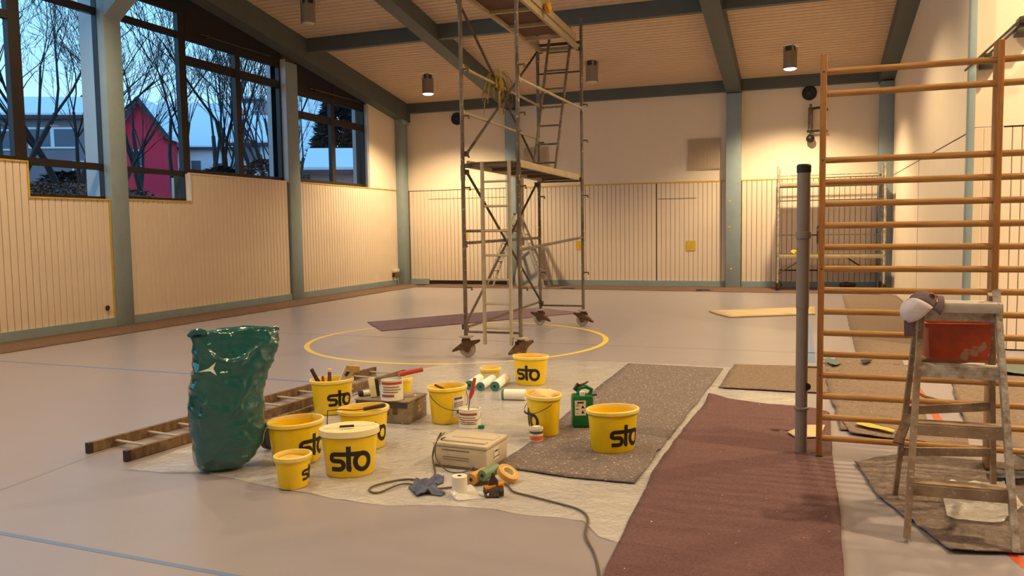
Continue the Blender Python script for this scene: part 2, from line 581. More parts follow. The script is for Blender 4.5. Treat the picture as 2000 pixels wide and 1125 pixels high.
# teal columns
def column(x, y, w, d, z, label, cap=False, corbel=0.0):
    b = MB().box((x, y, z / 2), (w, d, z), bev=.012)
    if cap:
        b.box((x, y, z - .09), (w + .10, d + .06, .18), bev=.02)
    if corbel:
        b.add([(x + w / 2, y - d / 2, z), (x + w / 2 + corbel, y - d / 2, z), (x + w / 2, y - d / 2, z - .45),
               (x + w / 2, y + d / 2, z), (x + w / 2 + corbel, y + d / 2, z), (x + w / 2, y + d / 2, z - .45)],
              [(0, 1, 2), (5, 4, 3), (0, 3, 4, 1), (1, 4, 5, 2)])
    return tag(b.build('column', M['teal']), label, 'column', kind='structure')


column(XL - .05, 10.73, .20, .36, 5.6, 'teal column between the two nearest window bays', corbel=.55)
column(XL - .05, 15.78, .20, .42, 5.35, 'teal column between the middle and the farthest window')
column(-10.89, 20.88, .26, .34, 4.72, 'teal column in the far left corner', cap=True)
column(-7.56, 20.96, .30, .22, 4.75, 'teal column on the back wall behind the scaffold tower')
column(-1.69, 20.96, .36, .22, 4.80, 'teal column on the back wall right of the pale vent', cap=False)
column(1.75, 20.90, .30, .36, 4.82, 'teal column in the far right corner behind the wall bars')
column(1.835, 11.02, .075, .14, 7.0, 'slim teal column at the edge of the right alcove')

# ---- back wall
bw = MB().box(((XL + XR) / 2, YB + .15, 2.8), (XR - XL + .6, .3, 5.7))
wall_back = bw.build('wall_back', M['groove'], smooth=0)
tag(wall_back, 'back wall, white boards below and plaster above', 'wall', kind='structure')
yo = YB + .0
for x0, x1 in ((-10.75, -10.16), (-10.16, -7.72), (-7.40, -3.64), (-3.62, -1.88), (-1.50, 1.60)):
    boards(wall_back, x0, x1, B0 if x0 != -10.16 else .10, HP, (0, yo), 0.0, .117)
MB().box(((XL + XR) / 2, YB - .005, (HP + 5.6) / 2 + .01), (XR - XL, .03, 5.6 - HP - .02)).build('plaster', M['plaster'], wall_back, smooth=0)
b = MB()
b.box((-4.64, YB - .027, HP + .012), (5.5, .012, .034))
b.box((-.65, YB - .027, HP + .012), (2.1, .012, .026))
b.box((-2.751, 21.045, 1.049), (.24, .006, .25))
b.box((-2.755, YB - .038, 1.06), (.10, .004, .1))
b.box((-5.715, 21.045, 1.083), (.14, .006, .23))
b.box((-8.991, 21.045, 1.365), (.13, .006, .17))
b.box((-1.774, 20.845, 2.153), (.06, .004, .04))
b.box((-1.771, 20.845, 1.519), (.07, .004, .04))
b.box((-1.729, 20.845, 0.472), (.05, .004, .05))
b.build('masking_tape', M['tape'], wall_back, smooth=0)
b = MB()
for p, w in (((-8.940, 21.050, 2.426), 2.4), ((-3.103, 21.050, 2.258), .98)):
    b.box((p[0], YB - .0255, p[2]), (w, .004, .012))
b.box((-3.63, YB - .012, 1.3), (.018, .02, 2.6))
b.build('door_joint', M['groove'], wall_back, smooth=0)
b = MB().box((-8.89, YB - .03, .055), (2.5, .05, .11))
b.build('door_gap_shade', M['black'], wall_back, smooth=0)  # solid black strip standing in for the recess shadow below the door
b = MB()
for x0, x1 in ((-10.75, -10.16), (-7.40, -1.88), (-1.50, 1.60)):
    b.box(((x0 + x1) / 2, YB - .035, B0 / 2), (x1 - x0, .035, B0))
tag(b.build('baseboard_back', M['teal'], smooth=0), 'teal baseboard along the back wall', 'baseboard', kind='structure')

# ---- right wall (plaster part), alcove wall, near right wall, wall behind the camera
def struct(name, mb, m, label, cat='wall', smooth=0):
    return tag(mb.build(name, m, smooth=smooth), label, cat, kind='structure')


wall_right = struct('wall_right', MB().box((XR + .15, (11.1 + YB) / 2, 3.6), (.3, YB - 11.1, 7.2)), M['plaster'], 'smooth white plaster wall behind the wall bars')
b = MB()
b.box((XR - .001, (11.62 + 20.7) / 2, HP), (.006, 9.1, .012))
b.box((XR - .001, 11.62, HP / 2), (.006, .014, HP))
b.box((XR - .001, 16.2, HP / 2), (.006, .008, HP))
b.build('panel_joint', M['groove'], wall_right, smooth=0)
alc = MB().box((4.1, 11.24, 4.0), (4.5, .24, 8.0))
wall_alcove = struct('wall_alcove', alc, M['groove'], 'alcove end wall of white boards at the right edge')
boards(wall_alcove, 1.885, 3.2, .02, HP - .0, (0, 11.12), 0.0, .104)
MB().box((4.1, 11.11, (HP + 8) / 2 + .01), (4.45, .03, 8 - HP - .02)).build('plaster', M['plaster'], wall_alcove, smooth=0)
struct('wall_near_right', MB().box((6.3, (11.1 + YF) / 2, 4.5), (.2, 11.1 - YF, 9.2)), M['plaster'], 'white wall beside the wall bars outside the picture')
struct('wall_front', MB().box(((XL + 6.2) / 2, YF - .1, 4.8), (6.2 - XL + .6, .2, 9.8)), M['plaster'], 'white wall behind the camera')

# ---- ceiling: backing slab, boards, beams, purlins, lamps
y0, y1 = YF - .2, YB + .3
sl = MB()
vs = []
for y in (y0, y1):
    for x in (XL - .5, 6.5):
        vs += [(x, y, ceil_z(y) + .02), (x, y, ceil_z(y) + .25)]
sl.add(vs, [(0, 2, 3, 1), (4, 5, 7, 6), (0, 4, 6, 2), (1, 3, 7, 5), (0, 1, 5, 4), (2, 6, 7, 3)])
ceiling = struct('ceiling', sl, M['ceilgap'], 'sloping ceiling of pale wooden boards', 'ceiling')
cb = MB()
pitch = .150
y = YB
while y > YF + .2:
    ya, yb = y, y - pitch + .022
    vs = []
    for yy in (ya, yb):
        for x in (XL - .05, 6.2):
            vs += [(x, yy, ceil_z(yy)), (x, yy, ceil_z(yy) + .022)]
    cb.add(vs, [(0, 2, 3, 1), (4, 5, 7, 6), (0, 4, 6, 2), (1, 3, 7, 5), (0, 1, 5, 4), (2, 6, 7, 3)])
    y -= pitch
cbo = cb.build('ceiling_board', M['ceil'], ceiling, smooth=0)
cbo['kind'] = 'stuff'


def roof_beam(xa, xb, label, z_end=4.76, k=.155):
    ya, yb2 = YF, YB - .02
    vs = []
    for yy in (ya, yb2):
        zb = z_end + k * (YB - yy)
        for x in (xa, xb):
            vs += [(x, yy, zb), (x, yy, ceil_z(yy) + .01)]
    b = MB().add(vs, [(0, 2, 3, 1), (4, 5, 7, 6), (0, 4, 6, 2), (1, 3, 7, 5), (0, 1, 5, 4), (2, 6, 7, 3)])
    return tag(b.build('roof_beam', M['beam'], smooth=0), label, 'beam', kind='structure')


roof_beam(XL - .02, -10.66, 'dark teal roof beam along the left wall above the windows', 4.62, .158)
roof_beam(-7.72, -7.40, 'dark teal roof beam running down behind the scaffold tower', 4.78)
roof_beam(-1.87, -1.51, 'dark teal roof beam left of the right-hand ceiling lamp', 4.78)
roof_beam(1.58, XR + .02, 'dark teal roof beam along the right wall', 4.80)


def purlin(y, z0, z1, x0, x1, label):
    b = MB().box(((x0 + x1) / 2, y, (z0 + z1) / 2), (x1 - x0, .16, z1 - z0))
    return tag(b.build('purlin', M['beam'], smooth=0), label, 'beam', kind='structure')


for i, (xa, xb, wh) in enumerate(((-10.66, -7.72, 'left'), (-7.40, -1.87, 'middle'), (-1.51, 1.58, 'right'))):
    purlin(16.08, 5.61, ceil_z(16.08) + .02, xa, xb, 'dark teal cross beam high across the ceiling, %s bay' % wh)
    purlin(20.98, 4.86, ceil_z(20.98) + .02, xa, xb, 'dark teal beam on top of the back wall, %s bay' % wh)
    purlin(11.0, 6.3, ceil_z(11) + .02, xa, xb, 'dark teal cross beam out of view near the camera, %s bay' % wh)


def make_lamp(x, y, lit, label):
    zc = ceil_z(y)
    t = thing('ceiling_lamp', label, 'lamp', (x, y, zc), 0, 'cylinder lamps on the ceiling')
    MB().lathe([(.145, -.47), (.145, -.115), (.138, -.10), (.128, -.10), (.136, -.13), (.136, -.468)], 28).build('can', M['lampcan'], t)
    MB().lathe([(.11, -.10), (.11, .02)], 20).build('mount', M['darkmetal'], t)
    for k in range(4):
        a = .4 + k * PI / 2
        MB().box((.138 * math.cos(a), .138 * math.sin(a), -.05), (.02, .05, .14), Matrix.Rotation(a, 3, 'Z')).build('bracket', M['lampcan'], t, smooth=0)
    MB().lathe([(.0, -.500), (.05, -.498), (.10, -.49), (.133, -.468), (.133, -.445), (0, -.445)], 28).build('glass', M['lampglow'] if lit else M['lampoff'], t)['label'] = 'glowing glass' if lit else 'dark glass'
    if lit:
        l = bpy.data.lights.new('lamp_light', 'SPOT')
        l.energy = LAMP_W * lit
        l.color = WARM
        l.spot_size = math.radians(132)
        l.spot_blend = 0.6
        l.shadow_soft_size = 0.11
        o = bpy.data.objects.new('lamp_light', l)
        C.objects.link(o)
        o.parent = t
        o.location = (0, 0, -.53)
    return t


for i, (x, y, p) in enumerate(LIT_LAMPS):
    if i == 0:
        lb = 'lit cylinder lamp on the ceiling left of the scaffold tower'
    elif i == 1:
        lb = 'lit cylinder lamp on the ceiling above the wall bars'
    else:
        lb = 'lit ceiling lamp outside the picture'
    make_lamp(x, y, p, lb)
make_lamp(UNLIT_LAMPS[0][0], UNLIT_LAMPS[0][1], 0, 'unlit cylinder lamp just right of the scaffold tower top')
make_lamp(UNLIT_LAMPS[1][0], UNLIT_LAMPS[1][1], 0, 'unlit cylinder lamp at the top edge above the windows')

# ------------------------------------------------------------------ windows
XW = -11.13


def window(name, label, bars, panes, header, tracks=(), reveal=None):
    """bars: (y0,y1,z0,z1); panes likewise; in the plane x=XW"""
    t = thing(name, label, 'window', (XW, 0, 0), 0, None, 'structure')
    b = MB()
    for y0, y1, z0, z1 in bars:
        b.box((0, (y0 + y1) / 2, (z0 + z1) / 2), (.088 if y1 - y0 > z1 - z0 else .10, y1 - y0, z1 - z0))
    b.build('frame', M['frame'], t, smooth=0)
    for y0, y1, z0, z1 in panes:
        MB().box((-.01, (y0 + y1) / 2, (z0 + z1) / 2), (.012, y1 - y0, z1 - z0)).build('pane', GLASS, t, smooth=0)
    for pts in header:
        h = MB()
        n = len(pts)
        h.add([(-.05, p[0], p[1]) for p in pts] + [(.055, p[0], p[1]) for p in pts],
              [tuple(range(n)), tuple(range(2 * n - 1, n - 1, -1))] + [(i, n + i, n + (i + 1) % n, (i + 1) % n) for i in range(n)])
        h.build('header_panel', M['header'], t, smooth=0)
    for (ya, yb, z) in tracks:
        k = MB().tube([(.12, ya, z), (.12, yb, z)], .012, 6)
        for f in (.1, .9):
            yy = ya + (yb - ya) * f
            k.box((.09, yy, z), (.09, .05, .05))
        k.build('blind_rod', M['darkmetal'], t)
    if reveal:
        r = MB()
        for (y, z0, z1) in reveal:
            r.box((-.20, y, (z0 + z1) / 2), (.28, .10, z1 - z0))
        r.build('outer_reveal', M['reveal'], t, smooth=0)
    return t


def beam_under(y):
    return 4.62 + .158 * (YB - y) + .05


# bay A (partly outside the picture)
window('window_1', 'nearest tall window bay at the left edge with bare trees outside',
       [(3.2, 9.12, 2.66, 2.74), (8.93, 9.13, 2.66, 6.8), (9.03, 10.62, 2.12, 2.19), (9.03, 9.10, 2.12, 2.7), (9.1, 10.62, 2.63, 2.74),
        (10.54, 10.64, 2.12, 6.7), (9.1, 10.62, 5.19, 5.30), (3.2, 9.0, 4.75, 4.87), (6.2, 6.35, 2.66, 7.0)],
       [(9.09, 10.55, 2.18, 2.64), (9.12, 10.55, 2.73, 5.20), (9.12, 10.55, 5.29, 6.5), (6.34, 8.94, 2.73, 4.76), (6.34, 8.94, 4.86, 6.7), (3.2, 6.21, 2.73, 7.0)],
       [[(3.2, 6.6), (10.64, 6.3), (10.64, beam_under(10.64)), (3.2, beam_under(3.2))]],
       reveal=[(10.60, 2.12, 6.4)])
window('window_2', 'middle window bay showing the red house and bare trees',
       [(10.90, 12.60, 2.10, 2.21), (12.42, 12.60, 2.10, 5.72), (10.88, 10.96, 2.1, 6.2), (10.9, 12.5, 2.64, 2.73), (10.9, 12.5, 5.22, 5.33), (10.9, 12.5, 5.68, 5.78),
        (12.5, 15.60, 2.68, 2.78), (15.50, 15.60, 2.68, 5.3), (14.02, 14.18, 2.7, 5.3), (12.5, 15.6, 4.76, 4.92), (12.5, 15.6, 5.22, 5.32)],
       [(10.94, 12.44, 2.19, 2.66), (10.94, 12.44, 2.71, 5.24), (10.94, 12.44, 5.31, 5.70),
        (12.58, 14.04, 2.76, 4.78), (14.16, 15.52, 2.76, 4.78), (12.58, 14.04, 4.90, 5.24), (14.16, 15.52, 4.90, 5.24)],
       [[(10.9, 5.76), (12.6, 5.72), (12.6, beam_under(12.6)), (10.9, beam_under(10.9))], [(12.6, 5.30), (15.6, 5.30), (15.6, beam_under(15.6)), (12.6, beam_under(12.6))]],
       tracks=[(12.95, 15.1, 5.38)], reveal=[(15.62, 2.7, 5.5), (12.56, 2.2, 2.62)])
window('window_3', 'farthest, smallest window bay showing a conifer and snowy roofs',
       [(15.98, 19.25, 2.68, 2.79), (19.14, 19.26, 2.68, 4.86), (17.58, 17.74, 2.7, 4.85), (15.98, 19.25, 4.20, 4.36), (15.98, 19.25, 4.72, 4.84), (15.96, 16.06, 2.7, 4.85)],
       [(16.04, 17.60, 2.77, 4.22), (17.72, 19.16, 2.77, 4.22), (16.04, 17.60, 4.34, 4.74), (17.72, 19.16, 4.34, 4.74)],
       [[(15.96, 4.82), (17.64, 4.82), (17.64, beam_under(17.64)), (15.96, beam_under(15.96))], [(17.67, 4.82), (19.26, 4.82), (19.26, beam_under(19.26)), (17.67, beam_under(17.67))]],
       tracks=[(16.6, 18.9, 4.92)], reveal=[(19.27, 2.7, 4.8)])

# ------------------------------------------------------------------ outside
def gz(x):
    return 1.85 + .047 * max(0.0, -11.2 - x)


g = MB()
nx, ny = 14, 20
vs, fs = [], []
for i in range(nx + 1):
    for j in range(ny + 1):
        x = -11.2 - 78.0 * i / nx
        y = 0.0 + 85.0 * j / ny
        vs.append((x, y, gz(x) + .25 * noise.noise((x * .2, y * .2, 0))* min(1, i)))
for i in range(nx):
    for j in range(ny):
        a = i * (ny + 1) + j
        fs.append((a, a + 1, a + ny + 2, a + ny + 1))
g.add(vs, fs)
tag(g.build('ground', M['ground']), 'brown winter ground with snow patches rising outside the windows', 'ground', kind='structure')

YAW = .3479


def house(name, label, px, depth, w, h, d, wallm, roof, roof_h, windows=(), over=.35, extra=None):
    """px = base-left point; local x to the camera's right, y away"""
    t = thing(name, label, 'house', px, YAW + .12)
    b = MB().box((w / 2, d / 2, h / 2 - .8), (w, d, h + 1.6))
    if roof == 'gable_front':
        b.add([(0, 0, h), (w, 0, h), (w / 2, 0, h + roof_h), (0, d, h), (w, d, h), (w / 2, d, h + roof_h)], [(0, 1, 2), (5, 4, 3), (0, 3, 4, 1)])
    elif roof == 'gable_side':
        b.add([(0, 0, h), (0, d, h), (0, d / 2, h + roof_h), (w, 0, h), (w, d, h), (w, d / 2, h + roof_h)], [(0, 2, 1), (3, 4, 5)])
    b.build('wall', wallm, t, smooth=0)
    o = over
    if roof == 'gable_front':
        k = roof_h / (w / 2)
        for sgn in (-1, 1):
            r = MB()
            xa, za = w / 2, h + roof_h + .02
            xb, zb = w / 2 + sgn * (w / 2 + o), h - k * o + .02
            r.add([(xa, -o, za), (xb, -o, zb), (xb, d + o, zb), (xa, d + o, za), (xa, -o, za + .28), (xb, -o, zb + .28), (xb, d + o, zb + .28), (xa, d + o, za + .28)],
                  [(0, 1, 2, 3), (7, 6, 5, 4), (0, 4, 5, 1), (1, 5, 6, 2), (2, 6, 7, 3), (3, 7, 4, 0)])
            ro = r.build('roof', M['snow'], t, smooth=0)
            MB().beam((xa, -o - .04, za + .02), (xb, -o - .04, zb + .02), .1, .3).build('barge_board', M['darkroof'], ro, smooth=0)
    elif roof == 'gable_side':
        k = roof_h / (d / 2)
        for sgn in (-1, 1):
            r = MB()
            ya, za = d / 2, h + roof_h + .02
            yb, zb = d / 2 + sgn * (d / 2 + o), h - k * o + .02
            r.add([(-o, ya, za), (w + o, ya, za), (w + o, yb, zb), (-o, yb, zb), (-o, ya, za + .25), (w + o, ya, za + .25), (w + o, yb, zb + .25), (-o, yb, zb + .25)],
                  [(0, 1, 2, 3), (7, 6, 5, 4), (0, 4, 5, 1), (1, 5, 6, 2), (2, 6, 7, 3), (3, 7, 4, 0)])
            ro = r.build('roof', M['snow'], t, smooth=0)
            if sgn < 0:
                MB().beam((-o, yb - .04, zb + .03), (w + o, yb - .04, zb + .03), .1, .2).build('eaves_board', M['darkroof'], ro, smooth=0)
    else:
        MB().box((w / 2, d / 2, h + .14), (w + 2 * o, d + 2 * o, .28)).build('roof', M['snow'], t, smooth=0)
        MB().box((w / 2, -o - .03, h - .06), (w + 2 * o, .1, .22)).build('eaves_board', M['darkroof'], t, smooth=0)
    for (wx, wz, ww, wh) in windows:
        f = MB().box((wx, -.03, wz), (ww + .2, .08, wh + .2)).build('window', M['snow'], t, smooth=0)
        MB().box((wx, -.08, wz), (ww, .03, wh)).build('pane', M['winglass'], f, smooth=0)
    return t


def base(p):
    return (p[0], p[1], gz(p[0]) - .1)


HA = base((-46.103, 45.393, 4.776))
house('red_house', 'crimson red gabled house seen through the middle window', HA, 58, 3.0, 5.6, 3.4, M['redwall'], 'gable_front', 2.1, [(1.25, 3.6, .5, 1.0)], over=.5)
house('white_house', 'white house with a steep snowy roof beside the red house', base((-46.775, 49.445, 5.154)), 62, 6.6, 5.0, 5, M['whitewall'], 'gable_side', 3.2,
      [(1.2, 3.4, .7, 1.1), (1.1, 1.0, .9, .8), (3.0, 3.2, .7, 1.0), (4.6, 3.0, .7, 1.0)])
house('stair_tower', 'grey tower block rising behind the white house', base((-45.986, 58.343, 6.175)), 70, 2.2, 9.6, 3, M['greywall'], 'flat', .3, [(1.1, 8.0, 1.2, 1.2)], over=.05)
house('dormer_house', 'white house with dark upper windows in the right half of the middle window', base((-33.087, 41.599, 5.015)), 50, 2.9, 4.4, 4, M['whitewall'], 'gable_side', 1.6,
      [(1.0, 3.7, 1.0, 1.0), (2.4, 3.6, .8, 1.0)])
house('long_grey_house', 'long low grey house with a flat snowy roof in the nearest window', base((-40.841, 30.227, 4.666)), 42, 6.3, 4.7, 3, M['greywall'], 'gable_side', .9,
      [(3.6, 3.5, 1.0, .9), (4.8, 3.5, 1.0, .9), (5.8, 1.6, 1.2, 1.2), (2.2, 3.4, 1.0, .9)])
house('far_gable_house', 'distant dark gabled house above the long grey house', base((-64.006, 57.221, 7.210)), 75, 3.0, 8.4, 5, M['greywall'], 'gable_front', 1.6, [(1.0, 7.2, .7, .8)])
house('brown_house', 'dark house with a snow covered roof at the left of the farthest window', base((-33.791, 47.772, 5.379)), 56, 2.5, 4.5, 4, M['greywall'], 'gable_side', 3.6, [(1.3, 2.9, .5, .9)], over=.6)
house('pink_garage', 'low pinkish building with a snowy sloping roof in the farthest window', base((-19.583, 29.330, 3.710)), 34, 3.6, 1.95, 3.4, M['pinkwall'], 'gable_side', .85, [(2.4, .7, .5, .5)], over=.25)


def bare_tree(label, pos, h, stems, seed, lean=0.25, r0=.10, spread=.5, levels=5):
    rnd = random.Random(seed)
    t = thing('bare_tree', label, 'tree', pos, 0, 'bare trees outside the windows')
    trunk, tw = MB(), MB()

    def grow(p, d, L, r, lev):
        pts, rs = [p], [r]
        q = p.copy()
        n = 3 if lev < 3 else 2
        for i in range(n):
            d = (d + Vector((rnd.uniform(-1, 1), rnd.uniform(-1, 1), rnd.uniform(-.3, .6))) * .16).normalized()
            if pos[0] + q.x + d.x * L / n > -12.6:
                d = Vector((-abs(d.x), d.y, abs(d.z) + .2)).normalized()
            q = q + d * L / n
            pts.append(q.copy())
            rs.append(r * (1 - .38 * (i + 1) / n))
        (trunk if lev == 0 else tw).tube(pts, rs, 6 if lev < 2 else 3, cap=False)
        if lev >= levels:
            return
        k = 3 if lev < 2 else rnd.choice((2, 3, 3))
        for i in range(k + (1 if lev == 1 else 0)):
            a = rnd.uniform(0, 2 * PI)
            sp = spread * rnd.uniform(.6, 1.3)
            ax = d.orthogonal().normalized()
            ax = Matrix.Rotation(a, 3, d) @ ax
            nd = (d * math.cos(sp) + ax * math.sin(sp))
            nd = (nd + Vector((0, 0, .12))).normalized()
            f = rnd.uniform(.45, 1.0) if i else 1.0
            j = min(len(pts) - 1, max(1, int(round(f * (len(pts) - 1)))))
            grow(pts[j], nd, L * rnd.uniform(.58, .8), max(rs[j] * .62, .006), lev + 1)

    for i in range(stems):
        a = 2 * PI * i / stems + rnd.uniform(-.4, .4)
        d = Vector((math.cos(a) * lean, math.sin(a) * lean, 1)).normalized()
        grow(Vector((0.08 * math.cos(a), .08 * math.sin(a), -.3)), d, h * .38, r0, 0)
    trunk.build('trunk', M['bark'], t)
    o = tw.build('branches', M['bark'], t)
    o['kind'] = 'stuff'
    return t


bare_tree('bare forked tree in front of the long grey house', base((-18.644, 16.832, 3.208)), 7.5, 3, 11, .26, .11, .42)
bare_tree('bare tree cut off by the left edge of the picture', base((-18.639, 14.691, 3.084)), 8.0, 2, 5, .22, .09, .45)
bare_tree('bare tree at the right of the nearest window', base((-21.602, 20.055, 3.585)), 7.0, 2, 23, .5, .08, .42)
bare_tree('bare tree before the red house', base((-20.869, 21.359, 3.213)), 8.0, 2, 31, .2, .10, .42)
bare_tree('bare tree by the mullion of the middle window', base((-14.542, 16.152, 2.767)), 7.5, 2, 47, .14, .06, .4)
bare_tree('many stemmed bare tree in the centre of the middle window', base((-14.046, 17.413, 2.941)), 7.5, 4, 58, .24, .085, .36)
bare_tree('dense bare tree at the right of the middle window', base((-15.650, 21.116, 3.190)), 6.5, 4, 66, .3, .085, .42)
bare_tree('slim bare tree behind the column, far window', base((-17.887, 25.662, 3.503)), 7.0, 2, 79, .4, .08, .42, levels=5)


def leafy(name, label, cat, pos, rx, h, n, m, seed, cone=False, size=.25, group=None):
    rnd = random.Random(seed)
    t = thing(name, label, cat, pos, 0, group)
    MB().tube([(0, 0, -.3), (0, 0, h * .8)], [.08, .03], 6).build('trunk', M['bark'], t)
    b = MB()
    for i in range(n):
        u = rnd.random()
        z = h * (u ** .8 if cone else .1 + .9 * u)
        rr = rx * ((1 - z / h) * .95 + .05 if cone else math.sqrt(max(0.02, 1 - (2 * z / h - 1) ** 2)))
        a = rnd.uniform(0, 2 * PI)
        r = rr * math.sqrt(rnd.uniform(.25, 1))
        p = Vector((r * math.cos(a), r * math.sin(a), z))
        dv = Vector((math.cos(a), math.sin(a), rnd.uniform(-.5, .5))).normalized()
        sd = dv.cross(Vector((rnd.uniform(-1, 1), rnd.uniform(-1, 1), 1))).normalized()
        s = size * rnd.uniform(.6, 1.4)
        b.add([p - sd * s * .35, p + dv * s * .5 - sd * s * .1, p + dv * s, p + sd * s * .35], [(0, 1, 2, 3)])
    o = b.build('foliage', m, t, smooth=0)
    o['kind'] = 'stuff'
    return t


leafy('conifer', 'large dark conifer filling the right of the farthest window', 'tree', base((-23.723, 38.567, 4.653)), 2.9, 7.6, 9000, M['conifer'], 3, True, .38)
leafy('conifer', 'dark conifer behind the big one, at the right edge of the farthest window', 'tree', base((-23.491, 40.817, 5.064)), 2.4, 7.4, 8000, M['conifer'], 9, True, .38)
leafy('evergreen_bush', 'round dark evergreen bush low in the middle window', 'bush', base((-12.911, 15.679, 2.788)), .62, 1.25, 3500, M['conifer'], 4, False, .12)
leafy('brushwood', 'dark twiggy brushwood heap in the nearest window', 'bush', base((-20.652, 18.243, 3.288)), .8, 1.2, 1400, M['bark'], 8, False, .22)
leafy('winter_hedge', 'brown hedge along the foot of the nearest window', 'hedge', base((-16.114, 13.968, 2.578)), 2.2, .75, 7000, M['hedge'], 14, False, .09)
leafy('winter_hedge', 'brown hedge along the foot of the middle window', 'hedge', base((-16.935, 17.401, 2.557)), 1.2, .45, 4000, M['hedge'], 15, False, .09)
leafy('winter_hedge', 'brown hedge along the foot of the farthest window, left', 'hedge', base((-15.407, 23.343, 3.263)), .95, .85, 4000, M['hedge'], 16, False, .1)
leafy('winter_hedge', 'brown hedge along the foot of the farthest window, right', 'hedge', base((-14.282, 23.746, 3.194)), 1.0, .95, 4000, M['hedge'], 17, False, .1)
leafy('shrub_thicket', 'grey brown thicket below the dense bare tree', 'bush', base((-14.494, 19.393, 3.060)), .75, 1.7, 4000, M['hedge'], 18, False, .1)

# ------------------------------------------------------------------ things on the walls
t = thing('wall_vent', 'square pale brown vent grille high on the back wall', 'vent', (-2.425, YB - .02, 3.36))
MB().box((0, -.02, 0), (.80, .04, .76)).build('frame', M['vent'], t, smooth=0)
b = MB()
for i in range(22):
    b.box((-.36 + i * .0343, -.042, 0), (.020, .008, .72), Matrix.Rotation(.4, 3, 'Z'))
b.build('slats', M['vent'], t, smooth=0)['kind'] = 'stuff'
v2 = copy_tree(t)
v2.location = (-6.88, YB - .02, 3.37)
v2.scale = (.85, 1, .95)
v2['label'] = 'square pale brown vent grille behind the scaffold tower'
for i, (x, z, lb) in enumerate(((.06, 4.70, 'round black loudspeaker on the back wall left of the wall bars top'), (-9.19, 4.64, 'round black loudspeaker on the back wall behind the scaffold left post'))):
    t = thing('round_loudspeaker', lb, 'loudspeaker', (x, YB - .02, z), 0, 'round black loudspeakers on the back wall')
    RX = Matrix.Rotation(PI / 2, 3, 'X')
    MB().lathe([(.17, 0), (.17, .05), (.15, .07), (.145, .05), (.03, .04), (0, .05)], 28, rot=RX).build('housing', M['black'], t)
    MB().lathe([(.035, .05), (.03, .09), (0, .095)], 12, rot=RX).build('cone', M['darkmetal'], t)
t = thing('wall_bracket', 'grey D shaped wall bracket with black ball beside wall bars', 'bracket', (.09, YB - .02, 3.5))
k = MB().tube([(0, -.14, .30), (0, -.14, .84)], .055, 12)
k.tube([(0, -.14, .84), (0, -.14, .92)], .03, 10)
k.build('spindle', M['steel'], t)
MB().tube([(-.08, -.14, .28), (.36, -.14, .28), (.36, 0, .28)], .03, 8).tube([(-.04, -.14, .80), (.2, -.14, .83), (.36, -.14, .78), (.36, 0, .78)], .03, 8).build('arm', M['darkmetal'], t)
MB().tube([(0, -.14, .30), (0, -.14, .16)], .016, 6).build('rod', M['darkmetal'], t)
MB().lathe([(0, -.1), (.05, -.086), (.086, -.05), (.1, 0), (.086, .05), (.05, .086), (0, .1)], 16, c=(0, -.14, .10)).build('ball', M['black'], t)

t = thing('slanted_support', 'slanted metal rods with grey boxes on the wall, top right', 'bracket', (2.1, 11.08, 3.6))
MB().tube([(-.36, -.18, -.28), (.45, -.18, .50)], .013, 8).tube([(-.14, -.14, -.13), (.45, -.14, .44)], .013, 8).build('rod', M['darkmetal'], t)
MB().box((-.1, -.07, -.22), (.18, .14, .07), bev=.01).box((-.12, -.09, -.11), (.08, .18, .03)).build('wall_block', M['darkmetal'], t)
MB().box((.26, -.10, .12), (.2, .19, .07), bev=.01).box((.25, -.1, .25), (.14, .2, .09), bev=.02).build('clamp_box', M['darkmetal'], t)

t = thing('wall_socket', 'round brown socket low on the nearest board panel', 'socket', (XL + .01, 10.37, .33))
RY = Matrix.Rotation(PI / 2, 3, 'Y')
MB().lathe([(.042, 0), (.042, .012), (.034, .018), (.028, .01), (0, .01)], 20, rot=RY).build('plate', M['blackh'], t)
MB().lathe([(.012, .01), (.012, .024), (0, .026)], 10, rot=RY).build('insert', M['rust'], t)
t = thing('socket_box', 'small white socket box with cable at the far left corner', 'socket', (XL + .01, 20.5, .36))
MB().box((.035, 0, .05), (.07, .30, .09), bev=.008).build('box', M['whiteplastic'], t)
MB().box((.03, -.13, -.07), (.06, .07, .12), bev=.006).build('plug', M['blackh'], t)
MB().tube([(.03, .05, 0), (.03, .06, -.2), (.05, .05, -.34)], .01, 6).build('cable', M['cable'], t)

# ------------------------------------------------------------------ sheets on the floor
def inpoly(x, y, P):
    r = False
    n = len(P)
    for i in range(n):
        x1, y1, x2, y2 = P[i][0], P[i][1], P[(i + 1) % n][0], P[(i + 1) % n][1]
        if (y1 > y) != (y2 > y) and x < (x2 - x1) * (y - y1) / (y2 - y1) + x1:
            r = not r
    return r


